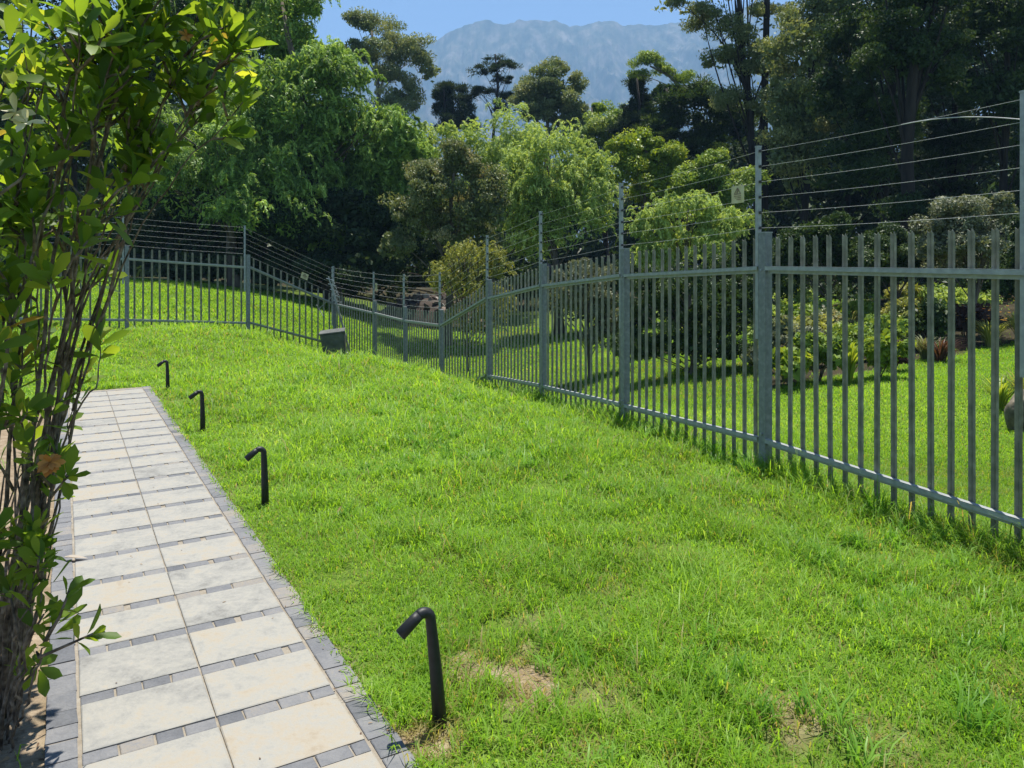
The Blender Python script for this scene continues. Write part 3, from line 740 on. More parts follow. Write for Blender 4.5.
sign('square faded yellow warning sign, upright, on the tall fence beside the nearest post', on_bay(2, 0.13, 2, -0.07, anR, offR), 0.17, 0.155, bay_ang(FENCE, 2))
sign('tilted yellow warning sign on the wires that slope down to the corner', on_bay(0, 0.33, 4, -0.02, anL, offL), 0.24, 0.16, bay_ang(FENCE_L, 0), 0.35)
sign('small pale sign on the low far fence, right of the corner', on_bay(7, 0.92, 2, -0.07, anR, offR), 0.16, 0.19, bay_ang(FENCE, 7))

# ------------------------------------------------------------------ path lights
def path_light(label, px, py, lean=0.0):
    Y = EYE * F / (py - HY); X = (px - 512) * Y / F
    r = thing('path_light', label, 'garden light', (X, Y, G(X, Y)), 0, 'black bent pipe lights along the path')
    hd = np.array([-PN[0], -PN[1], 0])                              # head points across the path
    up = np.array([0, 0, 1.0]); R_ = 0.022
    top = np.array([lean, 0, 0.40 if lean < -0.03 else 0.375])
    pts = [np.array([0, 0, -0.06]), np.array([lean * .5, 0, 0.2]), top]; rad = [0.028, 0.024, 0.0195]
    for a in np.linspace(15, 130, 8):                               # tight bend
        A = math.radians(a)
        pts.append(top + hd * 0.030 * (1 - math.cos(A)) + up * 0.030 * math.sin(A)); rad.append(0.0195)
    b = MB(); b.tube(pts, rad, 20); st = b.build('post', M['black'], r, True)
    d = unit(hd * 0.80 - up * 0.60); e = pts[-1]
    b = MB(); b.tube([e - d * .004, e + d * 0.02, e + d * 0.088, e + d * 0.089], [0.0195, 0.021, 0.0225, 0.020], 20); h = b.build('lamp_head', M['black'], r, True)
    b = MB(); b.tube([e + d * 0.0892, e + d * 0.0905], 0.017, 16); b.build('lens', M['lens'], h)
path_light('large nearest black bent pipe light with its shadow on the path border', 441.5, 728, -0.04)
path_light('second nearest black pipe light, beside the middle of the path', 265.5, 506, -0.012)
path_light('black pipe light third along, with a wide angled head', 203, 431, -0.01)
path_light('farthest and smallest black pipe light beside the end of the path', 168, 391, -0.012)

# ------------------------------------------------------------------ small things
def grey_box():
    r = thing('storage_box', 'weathered dark grey box tipped against the far fence corner', 'box', (-4.56, 20.0, G(-4.60, 20.0) - 0.02), 0.15)
    def tub(b, w0, w1, d0, d1, z0, z1):
        v = [(-w0, -d0, z0), (w0, -d0, z0), (w0, d0, z0), (-w0, d0, z0), (-w1, -d1, z1), (w1, -d1, z1), (w1, d1, z1), (-w1, d1, z1)]
        b.add(v, [(0, 3, 2, 1), (4, 5, 6, 7), (0, 1, 5, 4), (1, 2, 6, 5), (2, 3, 7, 6), (3, 0, 4, 7)])
    T = Matrix.Rotation(-0.12, 4, 'Y') @ Matrix.Rotation(0.10, 4, 'X')
    b = MB(); tub(b, 0.27, 0.31, 0.2, 0.23, 0.1, 0.80); o = b.build('body', M['box'], r, bevel=0.02); o.matrix_local = T
    b = MB(); tub(b, 0.33, 0.325, 0.25, 0.245, 0.802, 0.845); o = b.build('lid', M['box'], r, bevel=0.012); o.matrix_local = T
    b = MB(); tub(b, 0.30, 0.24, 0.24, 0.19, -0.08, 0.098); o = b.build('base', M['box'], r, bevel=0.02); o.matrix_local = T
grey_box()

def blob(size, seed, sub=3, rough=0.25, flat=1.0):
    """irregular stone as (verts, faces)"""
    import bmesh
    bm = bmesh.new(); bmesh.ops.create_icosphere(bm, subdivisions=sub, radius=1)
    r_ = np.random.default_rng(seed)
    pl = unit(r_.normal(size=(9, 3))); dd = r_.uniform(0.6, 0.95, 9)
    v = np.array([x.co for x in bm.verts])
    for p, d_ in zip(pl, dd):
        k = v @ p; v = v - np.maximum(k - d_, 0)[:, None] * p * 0.9
    f = np.array([[q.index for q in x.verts] for x in bm.faces]); bm.free()
    nz = VN.fbm(v[:, 0] * 2 + seed * 3.1, v[:, 1] * 2 + v[:, 2] * 1.7, 3) - 0.5
    v = v * (1 + nz[:, None] * rough)
    return v * np.array(size) * np.array([1, 1, flat]), f
def stone(label, px, py, Y, size, seed, m='pale_stone', group='pale stones under the fence'):
    p = W(px, py, Y); v, f = blob(size, seed); 
    o = put('stone', np_mesh('stone', v, [f], False), None, [M[m]]); o.location = (p[0], p[1], G(p[0], p[1]) + size[2] * 0.5)
    tag(o, label, 'stone', group)
stone('rounded pale stone beneath the fence, the larger of the two', 510, 398, 11.6, (0.075, 0.06, 0.06), 3)
stone('smaller pale stone half hidden in grass beneath the fence', 502, 395, 11.9, (0.055, 0.05, 0.045), 5)

def rubble():
    x, y = -3.1, 29.5
    gz = G(x, y)
    r = thing('rubble_heap', 'heap of pinkish rubble and pale stones behind the low far fence', 'rubble heap', (x, y, gz))
    n = 60; gx_ = np.linspace(-2.2, 2.2, n); gy_ = np.linspace(-1.5, 1.5, 36); X_, Y_ = np.meshgrid(gx_, gy_)
    h = np.clip(1 - (X_ / 2.2) ** 2 - (Y_ / 1.5) ** 2, 0, 1) ** 0.7 * 1.0 * (0.75 + 0.5 * VN.fbm(X_ * 1.3, Y_ * 1.3, 4)) - 0.08
    ii = np.arange(n * 36).reshape(36, n); q = np.stack([ii[:-1, :-1], ii[:-1, 1:], ii[1:, 1:], ii[1:, :-1]], -1).reshape(-1, 4)
    put('earth_mound', np_mesh('earth_mound', np.stack([X_.ravel(), Y_.ravel(), h.ravel()], -1), [q], True), r, [M['earth_heap']])
    for k in range(170):
        i, j = rng.integers(3, 33), rng.integers(3, 57)
        sz = rng.uniform(0.04, 0.15); v, f = blob((sz * 1.5, sz, sz * 0.5), k + 20, 2)
        o = put('stone', np_mesh('stone', v, [f], False, {'tint': ('FACE', np.full(len(f), rng.random()))}), r, [M['rubble']])
        o.location = (X_[i, j], Y_[i, j], h[i, j] + sz * 0.35); o.rotation_euler = rng.uniform(0, 6, 3)
rubble()

# ------------------------------------------------------------------ foliage
def leaf_cards(c, axis, nrm, L_, W_, tint, fold=0.0):
    """kite shaped leaves: verts and quads"""
    n = len(c); axis = unit(axis); nrm = unit(nrm - axis * (nrm * axis).sum(-1, keepdims=True)); sd = np.cross(axis, nrm)
    L_ = L_[:, None]; W_ = W_[:, None]
    V = np.stack([c - axis * L_ * 0.5, c + sd * W_ * 0.5 + axis * L_ * 0.02, c + axis * L_ * 0.5, c - sd * W_ * 0.5 + axis * L_ * 0.02], 1)
    if fold: V[:, 1] += nrm * W_ * fold; V[:, 3] += nrm * W_ * fold
    return V.reshape(-1, 3), (np.arange(n)[:, None] * 4 + np.arange(4)), tint

def crown_points(lobes, n_clump, r):
    c = np.array([l[:3] for l in lobes]); e = np.array([l[3:6] for l in lobes])
    wgt = (e[:, 0] * e[:, 2] + e[:, 1] * e[:, 2] + e[:, 0] * e[:, 1]); wgt = wgt / wgt.sum()
    li = r.choice(len(lobes), n_clump, p=wgt)
    d = rand_unit(n_clump, r); d[:, 2] = np.where(d[:, 2] < -0.35, -d[:, 2] * 0.6, d[:, 2]); d = unit(d)
    fr = r.uniform(0.55, 1.0, n_clump) ** 0.7
    return c[li] + d * e[li] * fr[:, None], d, li

def billow(lobes, r, n=7):
    """smaller swellings over the surface of each lobe"""
    out = []
    for l in lobes:
        c, e = np.array(l[:3]), np.array(l[3:6]); out.append((*c, *(e * 0.72)))
        d = rand_unit(n, r); d[:, 2] = np.where(d[:, 2] < -0.4, -d[:, 2], d[:, 2])
        for k in range(n):
            f = r.uniform(0.28, 0.5); out.append((*(c + d[k] * e * r.uniform(0.6, 0.85)), *(e * f)))
    return out

def foliage(style, lobes, n_clump, cr, n_leaf, L0, W0, seed, fill=0.15):
    r = np.random.default_rng(seed)
    lobes = billow(lobes, r)
    cc, cd_, li = crown_points(lobes, n_clump, r)
    per = np.maximum(3, (n_leaf / n_clump * r.uniform(0.5, 1.5, n_clump)).astype(int))
    ci = np.repeat(np.arange(n_clump), per); n = len(ci)
    crs = cr * r.uniform(0.6, 1.35, n_clump)[ci]
    ld = rand_unit(n, r)
    out = cd_[ci]; up = np.array([0, 0, 1.0])
    if style == 'willow':
        k = 7                                                     # hanging strands per clump
        st = r.integers(0, k, n); key = ci * k + st
        so_ = r.normal(size=(n_clump * k, 3)) * np.array([1, 1, 0.8]); so_ = unit(so_) * r.uniform(0.2, 1, (n_clump * k, 1))
        sh = r.normal(size=(n_clump * k, 3)) * 0.35; sl = r.uniform(0.7, 1.7, n_clump * k)
        t = r.random(n)
        o2 = out + sh[key]; o2[:, 2] = 0; o2 = unit(o2)
        ln = (sl[key] * crs * 1.05)[:, None]; tt = t[:, None]
        p = cc[ci] + so_[key] * crs[:, None] + o2 * ln * 0.55 * tt ** 0.8 + up * ln * (0.8 * tt - 1.15 * tt ** 2)
        tan = o2 * 0.55 + up * (0.8 - 2.3 * tt)
        p = p + r.normal(size=(n, 3)) * 0.05 * crs[:, None]
        axis = unit(tan) + ld * 0.55; nrm = rand_unit(n, r) * 0.9 + out * 0.6 + up * 0.5
    elif style == 'needle':
        p = cc[ci] + ld * crs[:, None] * r.uniform(0.2, 1, n)[:, None] * np.array([1, 1, 0.45])
        axis = ld * np.array([1, 1, 0.6]) + up * 0.35; nrm = rand_unit(n, r) + up * 0.6
    elif style == 'gum':
        p = cc[ci] + ld * crs[:, None] * (r.uniform(0.15, 1, n) ** 0.6)[:, None] * np.array([1, 1, 0.62])
        axis = -up * 0.8 + rand_unit(n, r) * 0.9; nrm = rand_unit(n, r) + ld * 0.7 + up * 0.2
    else:
        p = cc[ci] + ld * crs[:, None] * (r.uniform(0.25, 1, n) ** 0.5)[:, None] * np.array([1, 1, 0.75])
        nrm = ld * 0.8 + out * 0.4 + up * 0.45 + rand_unit(n, r) * 0.6; axis = rand_unit(n, r) - up * 0.25
    tn = 0.5 + 0.2 * r.normal(size=n_clump)[ci] + 0.17 * r.normal(size=n)
    Ls = L0 * r.uniform(0.6, 1.35, n); Ws = W0 * r.uniform(0.7, 1.3, n)
    if fill:                                                      # leaves inside the crown, so it is not hollow
        m = int(n * fill); c = np.array([l[:3] for l in lobes]); e = np.array([l[3:6] for l in lobes]); k = r.integers(0, len(lobes), m)
        q = c[k] + rand_unit(m, r) * e[k] * (r.random((m, 1)) ** 0.4) * 0.82
        p = np.concatenate([p, q]); axis = np.concatenate([axis, rand_unit(m, r)]); nrm = np.concatenate([nrm, rand_unit(m, r)])
        Ls = np.concatenate([Ls, np.full(m, L0 * 2.0)]); Ws = np.concatenate([Ws, np.full(m, W0 * 2.2)]); tn = np.concatenate([tn, r.normal(0.4, .15, m)])
    return cc, leaf_cards(p, axis, nrm, Ls, Ws, np.clip(tn, 0, 1))

def limbs(mb, base, top, r0, targets, seed, trunk_pts=None, n_limb=16, lr=0.25, sides=7, rmin=0.012, lz=(0.4, 0.75)):
    r = np.random.default_rng(seed + 99)
    base, top = np.array(base, float), np.array(top, float); H = np.linalg.norm(top - base)
    if trunk_pts is None:
        t = np.linspace(0, 1, 9)[:, None]; wob = np.cumsum(r.normal(0, 0.012, (9, 3)), 0) * H * np.array([1, 1, 0]) * t
        trunk_pts = base * (1 - t) + top * t + wob
    trunk_pts = np.array(trunk_pts, float)
    rad = r0 * (1 - 0.78 * np.linspace(0, 1, len(trunk_pts)) ** 0.9); rad[0] *= 1.25
    mb.tube(trunk_pts, rad, 10)
    if not len(targets): return
    pick = r.choice(len(targets), min(n_limb, len(targets)), replace=False)
    zs = trunk_pts[:, 2]
    for k in pick:
        tg = targets[k]
        zf = np.clip(base[2] + (tg[2] - base[2]) * r.uniform(*lz), zs[1], zs[-1] - 0.01)
        f = np.interp(zf, zs, np.arange(len(zs))); i = min(int(f), len(zs) - 2); st = trunk_pts[i] * (1 - (f - i)) + trunk_pts[i + 1] * (f - i)
        rr = rad[i] * lr * r.uniform(0.8, 1.5); dv = tg - st
        md = st + dv * 0.5 + np.array([0, 0, 0.12]) * np.linalg.norm(dv) + r.normal(0, 0.07, 3) * np.linalg.norm(dv)
        t = np.linspace(0, 1, 7)[:, None]; pts = st * (1 - t) ** 2 + 2 * md * t * (1 - t) + tg * t ** 2
        mb.tube(pts, np.maximum(rr * (1 - 0.85 * t[:, 0]), rmin), sides)

def plob(px, py, rx, ry, Y, depth=None, dy=0):
    """crown lobe measured in the photograph at a distance"""
    c = W(px, py, Y); s = Y / F
    return (c[0], Y + dy, c[2], rx * s, (depth if depth else rx * s * 0.9), ry * s)

LEAF_N, LEAF_S = 1.7, 0.72
def tree(name, label, cat, group, base_px, Y, lobes, style, m, n_clump, cr, n_leaf, L0, W0, seed, r0=0.25, bark='bark', top=None, n_limb=16, trunk=None, fill=0.15, extra=None, base_z=None, lr=0.25, lz=(0.4, 0.75)):
    if base_z is not None: lz = (0.8, 0.97)
    n_leaf = int(n_leaf * LEAF_N); L0 *= LEAF_S; W0 *= LEAF_S
    bx = (base_px - 512) * Y / F
    bz = G(bx, Y) if base_z is None else base_z
    root = thing(name, label, cat, (bx, Y, bz), 0, group); off = np.array([bx, Y, bz])
    cc, (V, Q_, T_) = foliage(style, lobes, n_clump, cr, n_leaf, L0, W0, seed, fill)
    put('crown', np_mesh('crown', V - off, [Q_], False, {'tint': ('FACE', T_)}), root, [M[m]])
    mb = MB()
    if top is None:
        a = max(lobes, key=lambda l: l[2] + 0.4 * l[5]); top = (a[0], a[1], a[2] + a[5] * 0.4)
    limbs(mb, off - np.array([0, 0, 0.3]), top, r0, cc, seed, trunk, n_limb, lr, lz=lz)
    for pts, ra in (extra or []): mb.tube(pts, np.linspace(ra, ra * 0.45, len(pts)), 8)
    mb.v = [v - off for v in mb.v]
    mb.build('trunk', M[bark], root, True)
    return root
# ------------------------------------------------------------------ trees, from the left
GL = 'big trees behind the left fence'
tree('willow_tree', 'tallest drooping bright green tree behind the left fence, filling the sky left of the ridge', 'tree', GL, 335, 30,
     [plob(288, 22, 42, 46, 30), plob(332, 85, 46, 44, 29.5), plob(385, 142, 36, 40, 29.5), plob(300, 110, 62, 58, 29), plob(345, 150, 50, 55, 30), plob(378, 185, 44, 45, 30.5), plob(404, 152, 26, 34, 30), plob(300, 190, 60, 60, 29), plob(380, 190, 36, 50, 30), plob(345, 200, 40, 55, 31), plob(330, 245, 42, 40, 30), plob(290, 235, 40, 40, 29.5)], 'willow', 'bamboo', 520, 0.48, 125000, 0.19, 0.05, 11, 0.35, n_limb=20)
tree('willow_tree', 'dense leafy tree at the back left, cut by the top of the photo', 'tree', GL, 262, 35,
     [plob(245, -5, 64, 70, 33.5), plob(205, 50, 66, 80, 33.5), plob(280, 80, 56, 60, 34), plob(235, 140, 66, 66, 33.5), plob(262, 20, 44, 60, 34)], 'willow', 'bamboo', 460, 0.56, 105000, 0.21, 0.06, 12, 0.4, n_limb=16)
tree('willow_tree', 'low drooping green tree hanging over the shaded end of the left fence', 'tree', GL, 235, 28,
     [plob(225, 150, 50, 60, 28), plob(185, 190, 44, 56, 27.5), plob(262, 200, 44, 62, 27.5), plob(150, 150, 40, 50, 28.5)], 'willow', 'bamboo', 230, 0.5, 46000, 0.17, 0.045, 13, 0.25, n_limb=14)
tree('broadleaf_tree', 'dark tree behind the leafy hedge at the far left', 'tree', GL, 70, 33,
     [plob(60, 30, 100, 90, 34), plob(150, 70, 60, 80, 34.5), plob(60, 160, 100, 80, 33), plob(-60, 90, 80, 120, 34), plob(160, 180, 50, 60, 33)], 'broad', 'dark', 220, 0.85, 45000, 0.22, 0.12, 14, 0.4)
tree('broadleaf_tree', 'understorey tree with shade painted into its dark leaves, right of the left fence corner', 'tree', GL, 330, 33,
     [plob(335, 235, 48, 50, 28.6), plob(275, 240, 50, 46, 28.8), plob(392, 245, 40, 46, 29.5), plob(190, 240, 56, 50, 29.2), plob(120, 240, 60, 50, 29.5), plob(350, 272, 46, 22, 28.8), plob(300, 272, 40, 22, 28.8), plob(230, 270, 60, 22, 29), plob(60, 240, 60, 56, 29.5)], 'gum', 'pine', 230, 0.55, 46000, 0.2, 0.11, 15, 0.2, 'bark_dark')  # deep shade under the willows put into the colour: darkest needle material on broad leaves
# back row against the sky
GB = 'tall trees standing against the mountain'
tree('gum_tree', 'tall grey green gum tree with open crown behind the big left willow', 'tree', GB, 385, 62,
     [plob(378, 30, 26, 16, 62), plob(405, 55, 30, 20, 62), plob(360, 24, 16, 10, 61), plob(425, 62, 12, 10, 62), plob(390, 85, 30, 22, 62), plob(355, 55, 22, 18, 61), plob(385, 55, 30, 22, 62), plob(400, 105, 26, 18, 62), plob(430, 75, 14, 12, 62)], 'gum', 'gum', 120, 0.75, 22000, 0.30, 0.11, 21, 0.4, 'bark_pale', fill=0.03, base_z=-0.5)
tree('pine_tree', 'low dark pine with a dense dome crown left of the slender pine', 'tree', GB, 452, 66,
     [plob(452, 98, 18, 16, 66), plob(442, 112, 14, 16, 66), plob(464, 114, 14, 18, 66), plob(452, 128, 24, 14, 66)], 'needle', 'pine', 60, 0.75, 14000, 0.34, 0.06, 22, 0.3, 'bark_dark', base_z=-0.5, fill=0.2)
tree('pine_tree', 'slender dark pine with a bare trunk standing against the ridge', 'tree', GB, 496, 66,
     [plob(492, 62, 16, 8, 66), plob(508, 68, 12, 6, 66), plob(478, 74, 11, 6, 66), plob(500, 82, 16, 7, 66), plob(484, 94, 12, 7, 66), plob(504, 98, 10, 6, 66), plob(494, 72, 18, 9, 66), plob(498, 108, 12, 7, 66)], 'needle', 'pine', 80, 0.5, 13000, 0.28, 0.05, 23, 0.28, 'bark_dark', fill=0.02, base_z=-0.5, n_limb=26, top=W(492, 56, 66))
tree('gum_tree', 'olive gum tree with billowing clumps beside the slender pine', 'tree', GB, 552, 60,
     [plob(548, 78, 22, 14, 60), plob(570, 88, 16, 12, 60), plob(530, 94, 18, 14, 60), plob(556, 108, 26, 14, 60), plob(575, 122, 16, 16, 60), plob(585, 138, 16, 18, 60), plob(545, 100, 30, 18, 60), plob(560, 130, 26, 16, 60), plob(536, 116, 20, 14, 60)], 'gum', 'gum', 130, 0.65, 26000, 0.28, 0.11, 24, 0.35, 'bark_pale', fill=0.08, base_z=-0.5)
tree('broadleaf_tree', 'small rounded olive tree between the gum and the yellow green tree', 'tree', GB, 612, 52,
     [plob(610, 130, 24, 22, 52), plob(596, 112, 10, 9, 53), plob(620, 152, 26, 24, 52), plob(590, 150, 20, 22, 52)], 'broad', 'mid', 75, 0.6, 15000, 0.24, 0.13, 25, 0.25, base_z=-0.5)
tree('umbrella_pine', 'pine with a bent bare limb reaching left over the dark conifers', 'tree', GB, 720, 48,
     [plob(645, 62, 16, 7, 48), plob(662, 72, 16, 7, 48), plob(636, 76, 8, 5, 48), plob(684, 80, 12, 6, 48), plob(706, 90, 12, 6, 48), plob(655, 58, 9, 5, 48)], 'gum', 'mid', 38, 0.42, 6500, 0.22, 0.08, 26, 0.25, 'bark_pale', fill=0.0, base_z=-0.5, n_limb=9,
     trunk=[W(722, 300, 48), W(722, 180, 48), W(720, 120, 48), W(712, 100, 48), W(696, 92, 48), W(680, 86, 48), W(668, 75, 48), W(650, 66, 48)])
tree('conifer_tree', 'dark pointed conifer rising from the trees below the bent limb', 'tree', GB, 640, 50,
     [plob(638, 88, 8, 16, 50), plob(640, 110, 16, 22, 50), plob(640, 140, 24, 28, 50)], 'needle', 'pine', 90, 0.6, 18000, 0.28, 0.06, 27, 0.25, 'bark_dark', base_z=-0.5)
tree('conifer_tree', 'broad dark conifer right of the pointed one, left of the tall gum', 'tree', GB, 690, 46,
     [plob(690, 112, 34, 30, 46), plob(668, 98, 16, 16, 46.5), plob(720, 130, 30, 36, 46), plob(660, 140, 26, 34, 46), plob(700, 165, 40, 36, 46)], 'needle', 'dark', 150, 0.65, 30000, 0.26, 0.08, 28, 0.3, 'bark_dark', base_z=-0.5)
# middle row, bright
GM = 'bright trees in the dip behind the fence'
tree('willow_tree', 'wide bright green willow in the dip behind the middle fence bays', 'tree', GM, 560, 27,
     [plob(550, 170, 42, 44, 27), plob(588, 195, 30, 50, 27), plob(525, 200, 30, 50, 26.5), plob(570, 225, 40, 45, 26.5), plob(535, 240, 34, 40, 27)], 'willow', 'willow', 230, 0.42, 48000, 0.14, 0.036, 31, 0.2, n_limb=16)
tree('willow_tree', 'taller bright green willow left behind the wide one, below the dark pines', 'tree', GM, 490, 32,
     [plob(440, 152, 30, 28, 33), plob(430, 185, 30, 36, 33), plob(495, 150, 36, 38, 32), plob(520, 165, 26, 40, 32), plob(480, 195, 30, 50, 32), plob(510, 220, 34, 50, 32)], 'willow', 'willow', 160, 0.5, 32000, 0.17, 0.042, 32, 0.22, n_limb=14)
tree('broadleaf_tree', 'brownish olive tree in front of the bright willows', 'tree', GM, 448, 25.5,
     [plob(452, 160, 20, 22, 25.5), plob(470, 172, 16, 18, 25.5), plob(430, 180, 26, 26, 25.5), plob(445, 205, 44, 36, 25.5), plob(485, 205, 24, 36, 25.5), plob(415, 225, 34, 34, 25.5), plob(460, 240, 44, 34, 26), plob(400, 250, 26, 26, 25.8)], 'gum', 'olive', 210, 0.34, 32000, 0.12, 0.06, 33, 0.16)
tree('shrub', 'pale yellow green bush rising over the low fence bays', 'bush', GM, 470, 19.5,
     [plob(466, 265, 32, 24, 19.5), plob(498, 270, 16, 22, 19.2), plob(448, 285, 20, 20, 19.5), plob(480, 300, 34, 26, 19.5), plob(470, 322, 34, 24, 19.5)], 'willow', 'yellow', 170, 0.2, 17000, 0.08, 0.032, 34, 0.05, n_limb=30, fill=0.05)
tree('broadleaf_tree', 'round yellow green tree with dark gaps right of the willow', 'tree', GM, 648, 34,
     [plob(640, 150, 26, 20, 34), plob(662, 165, 22, 20, 34), plob(625, 175, 20, 22, 34), plob(648, 190, 30, 24, 34)], 'broad', 'lime', 70, 0.42, 14000, 0.17, 0.09, 35, 0.18)
tree('broadleaf_tree', 'rounded green tree behind the nearest warning sign', 'tree', GM, 715, 30,
     [plob(712, 172, 28, 20, 30), plob(690, 188, 22, 20, 30), plob(738, 190, 24, 24, 30), plob(715, 205, 38, 26, 30)], 'broad', 'mid', 90, 0.36, 18000, 0.15, 0.08, 36, 0.18)
tree('willow_tree', 'low feathery light green willow left of the nearest post', 'tree', GM, 690, 20,
     [plob(685, 215, 40, 22, 20), plob(650, 232, 24, 22, 20), plob(722, 232, 28, 26, 20), plob(690, 250, 48, 28, 20), plob(660, 270, 26, 30, 20)], 'willow', 'willow', 150, 0.25, 30000, 0.10, 0.026, 37, 0.12, n_limb=14)
tree('shrub', 'open twiggy bush trailing behind the pickets left of the nearest post', 'bush', GM, 690, 15.5,
     [plob(700, 290, 52, 36, 15.5), plob(650, 300, 30, 40, 15.8), plob(735, 320, 30, 34, 15.5), plob(690, 335, 56, 30, 15.5), plob(690, 352, 62, 18, 15.5), plob(640, 345, 30, 20, 15.8)], 'gum', 'dark', 170, 0.2, 22000, 0.085, 0.038, 38, 0.05, n_limb=40)
tree('shrub', 'sprawling grey green bush behind the fence between the middle posts', 'bush', GM, 590, 18.5,
     [plob(590, 290, 34, 34, 18.5), plob(610, 320, 28, 28, 18.3), plob(560, 300, 26, 30, 18.8), plob(600, 340, 24, 16, 18.3)], 'gum', 'greygreen', 85, 0.2, 11000, 0.085, 0.035, 39, 0.05, n_limb=36)
# right wood
GR = 'tall dark trees of the wood on the right'
tree('gum_tree', 'tall twin trunked gum with sparse crown edging the mountain view', 'tree', GR, 757, 40,
     [plob(672, 8, 18, 9, 40), plob(700, 18, 22, 12, 40), plob(720, -5, 30, 16, 40), plob(735, 40, 26, 20, 40), plob(722, 62, 20, 14, 40), plob(770, 20, 26, 22, 40.5), plob(755, 75, 34, 26, 40.5), plob(740, 108, 30, 24, 40), plob(780, 60, 26, 26, 40), plob(700, -30, 40, 20, 40), plob(760, -50, 50, 30, 40)], 'gum', 'gum', 170, 0.52, 30000, 0.22, 0.085, 41, 0.26, 'bark_dark', fill=0.02, n_limb=26, top=W(754, -90, 40), extra=[([W(764, 262, 40), W(764, 120, 40), W(766, 40, 40), W(768, -40, 40), W(772, -110, 40)], 0.24)])
for i, (bp, Y, mm, lab, lo) in enumerate((
    (800, 36, 'gum', 'leaning olive tree just right of the twin trunked gum', [(800, 60, 40, 44), (830, 20, 40, 40), (785, 110, 36, 34), (820, 130, 44, 40), (800, 170, 40, 40), (840, -30, 50, 40)]),
    (880, 31, 'dark', 'dark tree with a thick trunk behind the top fence wires', [(870, 40, 50, 50), (850, 110, 44, 44), (890, 130, 40, 40), (880, -30, 60, 40), (860, 180, 50, 40)]),
    (906, 27, 'dark', 'dark tree with a black trunk in the middle of the right wood', [(915, 20, 46, 40), (930, 70, 40, 40), (895, 60, 36, 36), (920, -50, 60, 40), (905, 215, 20, 20)]),
    (950, 34, 'pine', 'gloomy tree behind the wires midway to the right edge', [(945, 90, 44, 50), (970, 150, 44, 44), (930, 170, 40, 40), (960, 20, 50, 40), (950, 210, 40, 30)]),
    (1000, 29, 'dark', 'dark trunked tree at the right edge of the photo', [(1000, 40, 50, 50), (1020, 120, 44, 50), (985, 100, 30, 30), (1030, 10, 60, 60), (1040, 190, 40, 40)]),
    (1075, 30, 'dark', 'dark leafy tree leaning in from the right border', [(1070, 60, 60, 90), (1080, 170, 60, 60), (1040, 90, 40, 50)]),
    (845, 42, 'pine', 'dark conifer deep in the wood behind the leaning olive tree', [(840, 150, 70, 60), (790, 190, 50, 50), (880, 200, 60, 40), (850, 70, 60, 60), (760, 175, 34, 40)]),
    (970, 44, 'pine', 'dark conifer deep in the wood behind the black trunks', [(960, 120, 90, 70), (1020, 170, 60, 60), (920, 190, 60, 50), (970, 20, 80, 60), (890, 30, 60, 60)]))):
    lobes = [plob(a, b, c, d, Y) for a, b, c, d in lo]
    tree('woodland_tree', lab, 'tree', GR, bp, Y, lobes, 'needle' if mm == 'pine' else 'gum', mm, 130, 0.62 * Y / 32, 24000, 0.21 * Y / 32, 0.09 * Y / 32, 50 + i, 0.19 if i != 2 else 0.30, 'bark_dark', n_limb=18, fill=0.12, top=W(bp + 6, -90, Y))
GS = 'bushes at the foot of the right wood'
for i, (bp, Y, mm, st, lab, lo) in enumerate((
    (965, 17.5, 'greygreen', 'broad', 'pale grey green bush against the dark wood near the right edge', [(960, 222, 34, 26), (990, 215, 24, 20), (935, 240, 24, 24), (970, 255, 50, 30)]),
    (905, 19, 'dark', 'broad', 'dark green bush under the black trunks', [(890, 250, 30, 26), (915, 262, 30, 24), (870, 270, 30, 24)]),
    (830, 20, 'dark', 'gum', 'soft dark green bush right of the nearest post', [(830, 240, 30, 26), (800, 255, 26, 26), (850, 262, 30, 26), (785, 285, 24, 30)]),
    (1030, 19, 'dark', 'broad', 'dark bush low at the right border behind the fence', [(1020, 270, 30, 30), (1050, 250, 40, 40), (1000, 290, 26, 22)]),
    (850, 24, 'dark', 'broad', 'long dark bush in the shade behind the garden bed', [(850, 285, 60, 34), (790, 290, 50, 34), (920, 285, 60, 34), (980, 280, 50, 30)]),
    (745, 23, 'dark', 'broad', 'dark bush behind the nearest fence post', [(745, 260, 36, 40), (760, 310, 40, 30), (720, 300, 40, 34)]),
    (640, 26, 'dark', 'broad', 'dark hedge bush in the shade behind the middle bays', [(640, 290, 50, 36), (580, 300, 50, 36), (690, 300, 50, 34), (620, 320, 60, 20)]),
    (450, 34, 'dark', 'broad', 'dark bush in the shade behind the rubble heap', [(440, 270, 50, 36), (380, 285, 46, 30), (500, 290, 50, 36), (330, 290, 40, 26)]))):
    lobes = [plob(a, b, c, d, Y) for a, b, c, d in lo]
    k = Y / 20
    tree('shrub', lab, 'bush', GS, bp, Y, lobes, st, mm, 90, 0.26 * k, 15000, 0.10 * k, 0.05 * k, 70 + i, 0.06, n_limb=22, fill=0.2)
